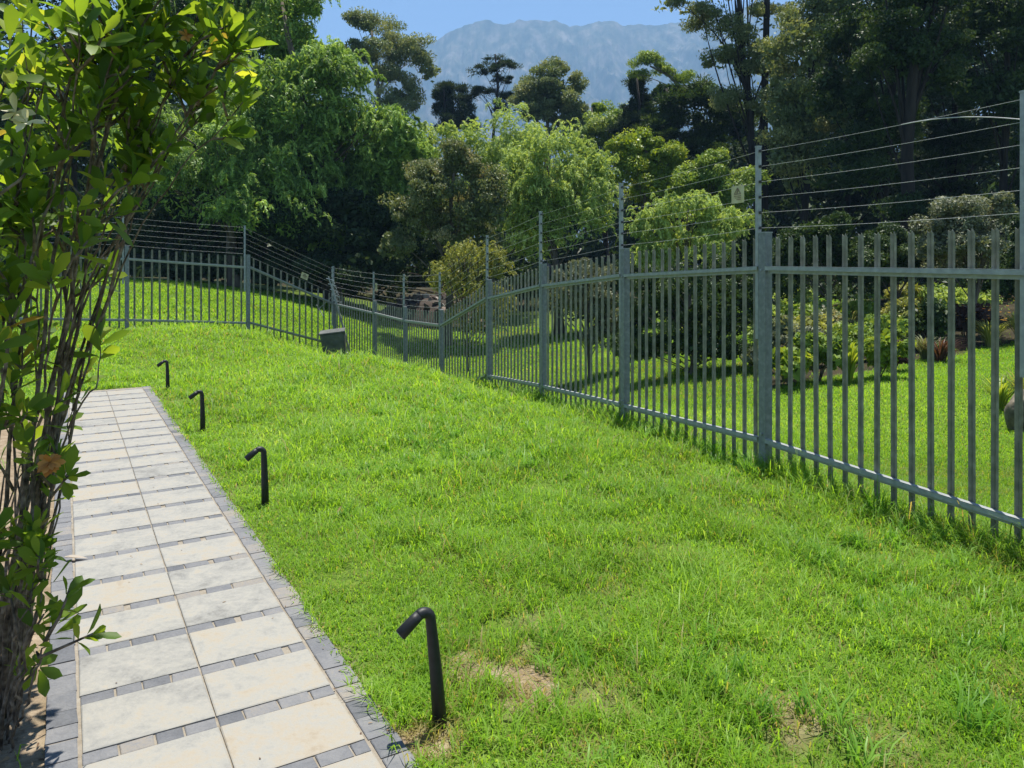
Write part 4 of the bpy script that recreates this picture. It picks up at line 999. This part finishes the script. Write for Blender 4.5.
# far woodland closing the gaps between trunks
def far_wood():
    lob = []
    r = np.random.default_rng(5)
    for px in range(-260, 1400, 34):
        if 400 < px < 640: ht = r.uniform(165, 190)
        elif 640 <= px < 760: ht = r.uniform(130, 170)
        elif px <= 400: ht = r.uniform(60, 120) if px < 330 else r.uniform(120, 150)
        else: ht = r.uniform(40, 110)
        Y = r.uniform(70, 82)
        for py in np.arange(ht + 20, 320, 32): lob.append(plob(px + r.uniform(-9, 9), py, 26, 26, Y))
        lo_ = 225 if 400 < px < 640 else 190
        for py in np.arange(lo_, 300, 34): lob.append(plob(px + r.uniform(-9, 9), py, 28, 24, r.uniform(50, 56)))
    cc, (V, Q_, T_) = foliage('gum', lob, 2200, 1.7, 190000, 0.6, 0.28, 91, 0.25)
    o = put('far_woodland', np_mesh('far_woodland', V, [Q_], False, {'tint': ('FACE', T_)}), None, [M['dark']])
    tag(o, 'far dark woodland closing the gaps between the trees', kind='stuff')
far_wood()

# ------------------------------------------------------------------ garden bed beyond the fence
def plant(name, label, px, py, Y, wpx, hpx, style, m, n, L0, W0, seed, group='plants of the garden bed beyond the fence', flower=None):
    """small plant standing on the ground; px,py is its foot"""
    s = Y / F; x = (px - 512) * s; z = G(x, Y); r = np.random.default_rng(seed)
    root = thing(name, label, 'plant', (x, Y, z), 0, group)
    w_, h_ = wpx * s / 2, hpx * s
    if style == 'blade':                                          # upright arching sword leaves
        k = n; az = r.random(k) * 6.283; ln = h_ * r.uniform(0.7, 1.15, k); ou = r.uniform(0.25, 1, k) * w_
        d = np.stack([np.cos(az), np.sin(az), np.zeros(k)], -1); sd = np.stack([-np.sin(az), np.cos(az), np.zeros(k)], -1)
        b0 = d * (w_ * 0.15) * r.random((k, 1)); ts = np.linspace(0, 1, 5); rows = []
        for t in ts:
            c = b0 + d * (ou * t ** 1.6)[:, None] + np.array([0, 0, 1.0]) * (ln * (t - 0.35 * t ** 3))[:, None]
            ww = W0 * (0.6 + 0.8 * t) * (1 - t ** 3) * 0.5 + 0.0005
            rows += [c - sd * ww, c + sd * ww]
        V = np.stack(rows, 1).reshape(-1, 3); b = np.arange(k) * 10
        Qs = np.concatenate([np.stack([b + 2 * i, b + 2 * i + 1, b + 2 * i + 3, b + 2 * i + 2], -1) for i in range(4)])
        tn = np.tile(np.clip(r.normal(0.5, 0.2, k), 0, 1), 4)
        put('leaves', np_mesh('leaves', V, [Qs], True, {'tint': ('FACE', tn)}), root, [M[m]])
    else:
        lob = [(r.normal(0, .3) * w_, r.normal(0, .3) * w_, h_ * r.uniform(.45, .65), w_ * .7, w_ * .7, h_ * .42) for _ in range(4)]
        cc, (V, Q_, T_) = foliage(style, lob, 40, w_ * 0.25, n, L0, W0, seed, 0.25)
        V[:, 2] = np.maximum(V[:, 2], 0.01)
        put('leaves', np_mesh('leaves', V, [Q_], False, {'tint': ('FACE', T_)}), root, [M[m]])
        mb = MB()
        for k in range(10):
            c = cc[k]; mb.tube([(0, 0, -0.05), (c[0] * .4, c[1] * .4, c[2] * .55), tuple(c)], [0.012, 0.009, 0.004], 5)
        mb.build('stems', M['stem'], root, True)
    if flower:
        k = 26; c = np.stack([r.normal(0, .45, k) * w_, r.normal(0, .45, k) * w_, h_ * r.uniform(.7, 1.12, k)], -1)
        c = np.repeat(c, 6, 0); nn = rand_unit(len(c), r) * .5 + [0, 0, .8]
        for i in range(k):                                          # each bloom a ring of petals joined at its heart
            a = np.arange(6) * 1.047 + r.random(); V = [c[i * 6]]; Q_ = []
            for q in a:
                d = np.array([math.cos(q), math.sin(q), 0.25]); s_ = np.array([-math.sin(q), math.cos(q), 0]); b = len(V)
                V += [c[i * 6] + d * .022 - s_ * .011, c[i * 6] + d * .042, c[i * 6] + d * .022 + s_ * .011]; Q_.append((0, b, b + 1, b + 2))
            put('flower', np_mesh('flower', V, [np.array(Q_)], False, {'tint': ('FACE', r.random(6))}), root, [M[flower]])
PL = [('broad_leaf_plant', 'lime broad leaved plant just right of the nearest post', 790, 384, 12.6, 46, 42, 'broad', 'lime', 1500, .12, .07, None),
      ('broad_leaf_plant', 'dark rounded plant in front of the bed, second from the nearest post', 818, 384, 12.7, 48, 46, 'broad', 'mid', 2200, .10, .06, None),
      ('sword_leaf_plant', 'yellow green sword leaved clump at the front of the bed', 848, 384, 12.7, 56, 58, 'blade', 'lime', 110, .4, .045, None),
      ('broad_leaf_plant', 'bright lime plant at the front right of the clump', 878, 380, 12.9, 44, 46, 'broad', 'lime', 1700, .11, .06, None),
      ('broad_leaf_plant', 'small dark maroon plant at the right end of the front bed', 894, 366, 13.6, 28, 30, 'broad', 'maroon', 1100, .08, .05, None),
      ('bush', 'feathery light green bush in the second row of the bed', 850, 345, 15.2, 60, 36, 'broad', 'mid', 2600, .08, .04, None),
      ('bush', 'round pale bush in the second row near the post', 800, 350, 15.0, 50, 36, 'broad', 'greygreen', 2400, .08, .04, None),
      ('bush', 'dark green bush behind the lime plants', 880, 335, 16.2, 56, 36, 'broad', 'mid', 2600, .09, .045, None),
      ('bush', 'tall yellow tipped bush in the back of the bed', 902, 330, 16.8, 40, 46, 'broad', 'yellow', 2200, .08, .04, None),
      ('bush', 'dark green upright bush in the back of the bed', 930, 335, 16.6, 50, 46, 'broad', 'dark', 2800, .09, .045, None),
      ('grassy_plant', 'red brown grassy clump where the bed meets the lawn', 940, 356, 14.6, 60, 34, 'blade', 'maroon', 160, .3, .018, None),
      ('grassy_plant', 'olive grassy clump left of the red brown one', 925, 350, 15.0, 50, 34, 'blade', 'olive', 150, .3, .018, None),
      ('bush', 'dark purple bush with white flowers deep in the bed', 966, 330, 17.2, 40, 40, 'broad', 'maroon', 2200, .08, .045, 'white_fl'),
      ('grassy_plant', 'olive grass clump with orange flowers at the top of the lawn', 990, 342, 16.4, 50, 40, 'blade', 'yellow', 160, .3, .018, 'orange'),
      ('grassy_plant', 'tawny grass clump with a few orange flowers at the right border', 1020, 336, 16.8, 50, 44, 'blade', 'yellow', 160, .3, .018, 'orange'),
      ('bush', 'pale flowered bush in the shade of the back of the bed', 825, 322, 17.6, 54, 34, 'broad', 'olive', 2200, .08, .045, 'white_fl'),
      ('bush', 'low olive bush tucked behind the nearest post', 772, 345, 16.0, 40, 40, 'broad', 'olive', 2200, .08, .045, None),
      ('spiky_plant', 'spiky yellow green plant beside the garden rock', 1000, 412, 10.2, 70, 46, 'blade', 'lime', 60, .3, .02, None),
      ('spiky_plant', 'bright spiky plant above the garden rock at the right border', 1022, 405, 10.2, 60, 50, 'blade', 'yellow', 60, .3, .02, None)]
for i, (nm, lb, px, py, Y, wp, hp, st, mm, n, L0, W0, fl) in enumerate(PL): plant(nm, lb, px, py, Y, wp, hp, st, mm, n, L0, W0, 200 + i, flower=fl)
r_ = np.random.default_rng(61)
KINDS = [('broad', 'mid', 'mid green rounded bush'), ('broad', 'willow', 'fresh green bush'), ('broad', 'greygreen', 'grey green bush'), ('broad', 'lime', 'lime green bush'), ('blade', 'olive', 'olive grassy clump'), ('broad', 'yellow', 'yellow green bush')]
WHERE = ['low between the front plants of the bed', 'behind the sword leaved clump', 'in the middle of the bed', 'in the shade at the back of the bed', 'toward the right border in the bed']
used = set(); k = 0
for q in range(22):
    bx_ = r_.uniform(4.6, 11.5); by_ = np.interp(bx_, BED_X, BED_Y) + r_.uniform(0.5, 5.5)
    pxx = 512 + bx_ * F / by_
    if pxx < 765 or pxx > 1040: continue
    dep = by_ - np.interp(bx_, BED_X, BED_Y)
    wi = 4 if pxx > 950 else 3 if dep > 3.8 else 2 if dep > 2 else 1 if pxx > 840 else 0
    kk = k % 6
    while (kk, wi) in used and len([u for u in used if u[1] == wi]) < 6: kk = (kk + 1) % 6
    if (kk, wi) in used: continue
    used.add((kk, wi)); k += 1; sty, mm, lab = KINDS[kk]
    plant('bush' if sty == 'broad' else 'grassy_plant', lab + ' ' + WHERE[wi], pxx, 0, by_, r_.uniform(40, 58), r_.uniform(24, 36), sty, mm, 2200 if sty == 'broad' else 150, .09 if sty == 'broad' else .3, .045 if sty == 'broad' else .018, 500 + q)
for i, (px, py, Y, sz, lb) in enumerate(((1022, 455, 9.3, (0.17, 0.2, 0.3), 'tall weathered garden rock at the right border'), (1042, 445, 9.5, (0.2, 0.2, 0.28), 'second garden rock behind the tall one at the right border'))):
    x = (px - 512) * Y / F; v, f = blob(sz, 300 + i, 4, 0.5)
    o = put('garden_rock', np_mesh('garden_rock', v, [f], True), None, [M['rock']]); o.location = (x, Y, G(x, Y) + sz[2] * 0.6); tag(o, lb, 'rock', 'garden rocks at the right border')

# ------------------------------------------------------------------ leafy shrubs beside the path
def big_leaves(c, axis, nrm, L_, W_, tint, r, cup=0.25, bend=0.35):
    """obovate leaf with midrib fold: 5x3 grid"""
    n = len(c); axis = unit(axis); nrm = unit(nrm - axis * (nrm * axis).sum(-1, keepdims=True)); sd = np.cross(axis, nrm)
    prof = np.array([0.06, 0.52, 0.92, 0.88, 0.04]); ts = np.array([0, 0.25, 0.55, 0.8, 1.0])
    cu = (cup * r.uniform(0.3, 1.6, n))[:, None]; be = (bend * r.normal(0.6, 0.6, n))[:, None]
    rows = []
    for t, pw in zip(ts, prof):
        mid = c + axis * (L_ * t)[:, None] - nrm * (L_[:, None] * be * t * t * 0.5)
        for s in (-1, 0, 1):
            wave = r.normal(0, 0.03, n)[:, None] * W_[:, None]
            rows.append(mid + sd * (W_ * 0.5 * pw * s)[:, None] * np.cos(cu) + nrm * ((W_ * 0.5 * pw * abs(s))[:, None] * np.sin(cu) + (wave if s else 0)))
    V = np.stack(rows, 1).reshape(-1, 3); b = np.arange(n) * 15; Qs = []
    for i in range(4):
        for j in range(2): Qs.append(np.stack([b + 3 * i + j, b + 3 * i + j + 1, b + 3 * i + j + 4, b + 3 * i + j + 3], -1))
    return V, np.concatenate(Qs), np.tile(tint, 8)

def leafy_shrub(label, bx, by, stems, seed, leaf_L, group='leafy shrubs left of the path'):
    """stems: list of (list of world points, radius, leafy fraction start, leaves)"""
    r = np.random.default_rng(seed); off = np.array([bx, by, G(bx, by)])
    root = thing('leafy_shrub', label, 'shrub', off, 0, group)
    mb = MB(); LC, LA, LN = [], [], []
    for pts, rad, lf, nl in stems:
        P = np.array(pts, float); t = np.linspace(0, len(P) - 1, 22)
        Pi = np.stack([np.interp(t, np.arange(len(P)), P[:, k]) for k in range(3)], -1)
        for _ in range(3): Pi[1:-1] = (Pi[:-2] + 2 * Pi[1:-1] + Pi[2:]) / 4
        Pi[1:] += np.cumsum(r.normal(0, 0.010, (21, 3)), 0)
        mb.tube(Pi, np.linspace(rad, rad * 0.35, 22) * 0.8, 7)
        # twigs with whorls of leaves
        tip_dir = unit(Pi[-1] - Pi[-4])
        nt_ = max(1, nl // 9)
        for k in range(nt_):
            f = lf + (1 - lf) * r.random() if k else 1.0
            i = min(20, int(f * 21)); st = Pi[i] if k else Pi[21]
            d = unit(unit(Pi[min(i + 1, 21)] - Pi[i - 1]) * 0.9 + rand_unit(1, r)[0] * 0.9 + np.array([0, 0, 0.35]))
            ln = r.uniform(0.06, 0.22) if k else 0.04
            e = st + d * ln
            if k: mb.tube([st, st + d * ln * 0.5 + r.normal(0, .008, 3), e], [0.006, 0.005, 0.0035], 5)
            m = r.integers(6, 12); ph = r.random() * 6.28
            a1 = unit(np.cross(d, [0.3, 0.9, 0.2])); a2 = np.cross(d, a1)
            for q in range(m):
                an = ph + q * 2.4; o = a1 * math.cos(an) + a2 * math.sin(an); b = q / m
                pos = e - d * (0.075 * b * (1 if k else 1.5)); ax = unit(o * (0.45 + 0.55 * b) + d * (1.05 - 0.75 * b) + r.normal(0, .14, 3))
                LC.append(pos + o * 0.004); LA.append(ax); LN.append(unit(d * 0.8 - o * 0.5 + r.normal(0, .25, 3)))
    LC, LA, LN = map(np.array, (LC, LA, LN)); n = len(LC)
    L_ = leaf_L * r.uniform(0.6, 1.25, n); W_ = L_ * r.uniform(0.36, 0.48, n)
    tn = np.clip(r.normal(0.48, 0.2, n), 0, 0.92); tn[r.random(n) < 0.012] = 1.0
    V, Qs, T_ = big_leaves(LC, LA, LN, L_, W_, tn, r)
    mb.v = [v - off for v in mb.v]
    mb.build('stems', M['stem'], root, True)
    put('leaves', np_mesh('leaves', V - off, [Qs], True, {'tint': ('FACE', T_)}), root, [M['hedge']])
    print('shrub leaves', n)
    return root, off
rs = np.random.default_rng(77)
st = []
base_c = (-2.02, 3.05)
# stems of the tall shrub rise from the bed and fan out over the path
def stem(px0, Y0, via, px1, py1, Y1, rad, lf, nl):
    x0 = (px0 - 512) * Y0 / F; b = np.array([x0, Y0, G(x0, Y0) - 0.03])
    j = 0 if px1 > 200 else 1
    via = [(a + rs.uniform(-16, 14) * j, p + rs.uniform(-20, 20) * j, q + rs.uniform(-.14, .14) * j) for a, p, q in via]
    return ([b] + [W(*v) for v in via] + [W(px1, py1, Y1)], rad, lf, nl)
st += [stem(10, 3.0, [(40, 520, 2.95), (78, 330, 2.9), (112, 245, 2.9), (160, 165, 2.85)], 205, 100, 2.85, 0.009, 0.72, 60),
       stem(0, 3.05, [(45, 500, 3.0), (85, 300, 3.0), (112, 200, 2.95), (118, 140, 2.9)], 150, 60, 2.9, 0.012, 0.6, 90),
       stem(5, 2.9, [(30, 520, 2.85), (60, 330, 2.8), (100, 180, 2.8), (135, 90, 2.75)], 172, 20, 2.75, 0.012, 0.62, 90),
       stem(-10, 2.9, [(20, 480, 2.8), (55, 300, 2.75), (95, 140, 2.7)], 120, 30, 2.65, 0.011, 0.5, 100),
       stem(-20, 3.1, [(0, 450, 3.0), (30, 280, 2.95), (70, 150, 2.9)], 100, 20, 2.9, 0.010, 0.45, 110),
       stem(-30, 2.8, [(-10, 480, 2.7), (10, 300, 2.6), (40, 160, 2.6)], 60, 20, 2.55, 0.010, 0.4, 110),
       stem(-50, 3.0, [(-40, 420, 2.9), (-20, 250, 2.8), (0, 130, 2.8)], 20, 10, 2.75, 0.010, 0.35, 120),
       stem(-20, 2.75, [(-20, 460, 2.6), (-10, 300, 2.5), (10, 150, 2.45)], 20, 60, 2.4, 0.010, 0.35, 100),
       stem(15, 3.2, [(40, 480, 3.2), (70, 360, 3.25), (60, 260, 3.2), (40, 180, 3.2)], 50, 100, 3.2, 0.010, 0.4, 90),
       stem(-10, 3.3, [(30, 450, 3.3), (70, 330, 3.3), (95, 210, 3.3), (105, 160, 3.3)], 90, 70, 3.3, 0.010, 0.6, 70),
       stem(0, 2.7, [(30, 500, 2.65), (50, 380, 2.6), (70, 260, 2.6)], 88, 180, 2.6, 0.008, 0.6, 36),
       stem(5, 3.1, [(45, 470, 3.05), (75, 350, 3.0), (84, 290, 2.95)], 70, 210, 2.95, 0.008, 0.55, 40),
       stem(-60, 2.6, [(-60, 400, 2.5), (-50, 200, 2.5)], -30, 30, 2.45, 0.010, 0.3, 110),
       stem(-40, 2.9, [(-30, 450, 2.8), (-10, 330, 2.7), (5, 250, 2.7)], 25, 200, 2.7, 0.008, 0.4, 60),
       stem(10, 2.95, [(40, 480, 2.9), (75, 300, 2.85), (120, 120, 2.8), (165, 30, 2.75)], 215, -20, 2.75, 0.011, 0.72, 80),
       stem(0, 2.95, [(30, 480, 2.95), (60, 300, 2.9), (90, 120, 2.85), (110, 20, 2.85)], 130, -50, 2.85, 0.011, 0.6, 90),
       stem(-20, 2.9, [(10, 400, 2.85), (40, 200, 2.8), (60, 60, 2.8)], 70, -50, 2.8, 0.011, 0.6, 90),
       stem(-10, 2.9, [(10, 520, 2.85), (70, 400, 2.8)], 92, 345, 2.8, 0.007, 0.97, 9)]
for k in range(9):                                            # many finer stems fill the thicket
    px1 = rs.uniform(-60, 150); py1 = rs.uniform(-40, 110) if k % 3 else rs.uniform(110, 300)
    if py1 > 110: px1 = rs.uniform(-50, 62)
    Y0, Y1 = rs.uniform(2.75, 3.6), 0; Y1 = Y0 - rs.uniform(-0.1, 0.35); px0 = rs.uniform(-60, 22)
    m1, m2 = px0 + (px1 - px0) * 0.3 + rs.uniform(0, 25), px0 + (px1 - px0) * 0.62 + rs.uniform(0, 25)
    st.append(stem(px0, Y0, [(m1, 690 + (py1 - 690) * 0.33, Y0), (min(m2, 104), 690 + (py1 - 690) * 0.66, (Y0 + Y1) / 2)], px1, py1, Y1, rs.uniform(0.005, 0.009), rs.uniform(0.35, 0.6), int(rs.uniform(40, 85))))
for tx, ty in ((188, 70), (226, 52), (240, 22), (230, 88), (212, 8), (176, 128)):
    st.append(stem(8, 3.0, [(40, 520, 2.95), (78, 330, 2.9), (112, 245, 2.9), (150 + (tx - 190) * .3, 170, 2.85)], tx, ty, 2.8, 0.007, 0.86, 30))
for k in range(3):                                             # leafy ends reaching out over the path
    px1, py1 = rs.uniform(150, 240), rs.uniform(-60, 55); Y0 = rs.uniform(2.8, 3.1)
    st.append(stem(rs.uniform(-20, 15), Y0, [(rs.uniform(35, 50), 500, Y0), (rs.uniform(75, 95), 300, Y0), (105 + (px1 - 105) * .35, 150, Y0 - .05)], px1, py1, Y0 - .15, 0.008, 0.74, 55))
tall, toff = leafy_shrub('tall glossy leaved shrub with bare stems leaning over the path from the left', *base_c, st, 401, 0.100)
# low growth at its foot
st2 = []
for (px0, Y0, px1, py1, Y1, nl) in ((10, 2.9, 55, 430, 2.75, 36), (0, 2.85, 30, 440, 2.65, 40), (-10, 2.8, 10, 470, 2.6, 45), (20, 3.0, 60, 490, 2.85, 36), (5, 2.8, 40, 540, 2.65, 40), (-20, 2.75, -5, 420, 2.55, 45),
                                    (0, 2.75, 15, 560, 2.6, 30), (10, 2.75, 34, 640, 2.65, 36), (10, 2.7, 20, 610, 2.6, 30), (15, 3.1, 66, 405, 3.0, 27), (-30, 2.65, -20, 540, 2.5, 40), (15, 2.85, 40, 660, 2.75, 18)):
    st2.append(stem(px0, Y0, [((px0 + px1) / 2 - 6, (py1 + 700) / 2, (Y0 + Y1) / 2)], px1, py1, Y1, 0.007, 0.45, nl))
low, loff = leafy_shrub('low dark leafy shrub with a wilted orange flower beside the path', -1.95, 2.8, st2, 402, 0.088)

def flower(parent, off, c, r0, m, n, seed, droop=0.3, name='flower'):
    r = np.random.default_rng(seed); az = np.arange(n) * 2.4; o = np.stack([np.cos(az), np.sin(az), np.zeros(n)], -1)
    face = unit(np.array([0.25, -0.75, 0.45])); a1 = unit(np.cross(face, [0, 0, 1])); a2 = np.cross(face, a1)
    oo = a1 * o[:, :1] + a2 * o[:, 1:2]; b = (np.arange(n) / n)[:, None]
    ax = unit(oo * (0.5 + 0.6 * b) + face * (0.8 - 0.7 * b) + np.array([0, 0, -droop]))
    V, Qs, T_ = big_leaves(np.repeat(np.array([c]), n, 0), ax, np.repeat(face[None], n, 0) + r.normal(0, .2, (n, 3)), r0 * r.uniform(.8, 1.15, n), r0 * r.uniform(.45, .6, n), r.random(n), r, 0.4, 0.5)
    put(name, np_mesh(name, V - off, [Qs], True, {'tint': ('FACE', T_)}), parent, [M[m]])
flower(tall, toff, W(16, 112, 2.52), 0.055, 'petal', 7, 1)
flower(tall, toff, W(27, 122, 2.50), 0.05, 'petal', 6, 2)
flower(tall, toff, W(187, 36, 2.72), 0.03, 'wilt', 8, 3)
flower(low, loff, W(50, 462, 2.55), 0.042, 'wilt', 16, 4, 0.6)

# fallen leaves on the path and the lawn
def fallen(label, px, py, L0, m, seed, n=1, z=0.022):
    r = np.random.default_rng(seed); Y = EYE * F / (py - HY); X = (px - 512) * Y / F
    c = np.zeros((n, 3)) + r.normal(0, .012, (n, 3)) * (n > 1); ax = rand_unit(n, r) * [1, 1, 0.15]; ax[0] = (-1, -0.15, 0.05) if n == 1 else ax[0]
    V, Qs, T_ = big_leaves(c, ax, np.repeat(np.array([[0, 0, 1.0]]), n, 0) + r.normal(0, .2, (n, 3)), np.full(n, L0), np.full(n, L0 * .4), r.random(n), r, 0.5, -0.3)
    o = put('fallen_leaf', np_mesh('fallen_leaf', V, [Qs], True, {'tint': ('FACE', T_)}), None, [M[m]]); o.location = (X, Y, max(G(X, Y), 0) + z)
    tag(o, label, 'fallen leaf')
fallen('bleached curled leaf lying on the left border of the path', 88, 562, 0.125, 'paleleaf', 3)
fallen('withered brown leaf in the grass near the middle of the lawn', 338, 519, 0.05, 'dryleaf', 4, 3)
fallen('crumpled brown leaf on the soil at the foot of the nearest path light', 398, 727, 0.04, 'dryleaf', 5, 2, 0.01)
# leaf litter on the soil of the bed
def litter():
    r = np.random.default_rng(8); n = 900; s = r.uniform(-1.2, 3.5, n); a = -P_W - 0.02 - np.abs(r.normal(0, .45, n))
    X = R0[0] + PD[0] * s + PN[0] * a; Y = R0[1] + PD[1] * s + PN[1] * a
    c = np.stack([X, Y, ground(X, Y) + 0.008], -1)
    V, Qs, T_ = big_leaves(c, rand_unit(n, r) * [1, 1, .2], np.array([[0, 0, 1.0]]) + r.normal(0, .3, (n, 3)), r.uniform(.012, .04, n), r.uniform(.006, .014, n), r.random(n), r)
    pass
    k = 110; s = r.uniform(-1.2, 9, k); a = -np.abs(r.normal(0, .07, k)) - 0.02; a[::3] = -r.uniform(0.05, P_W - .05, len(a[::3]))
    X = R0[0] + PD[0] * s + PN[0] * a; Y = R0[1] + PD[1] * s + PN[1] * a
    V2, Q2, T2 = big_leaves(np.stack([X, Y, np.full(k, 0.019)], -1), rand_unit(k, r) * [1, 1, .1], np.array([[0, 0, 1.0]]) + r.normal(0, .15, (k, 3)), r.uniform(.006, .022, k), r.uniform(.004, .009, k), r.random(k), r)
    Qs = np.concatenate([Qs, Q2 + len(V)]); V = np.concatenate([V, V2]); T_ = np.concatenate([T_, T2])
    tag(put('leaf_litter', np_mesh('leaf_litter', V, [Qs], True, {'tint': ('FACE', T_)}), None, [M['dryleaf']]), 'dry leaf litter and crumbs on the bare soil and the path', kind='stuff')
litter()
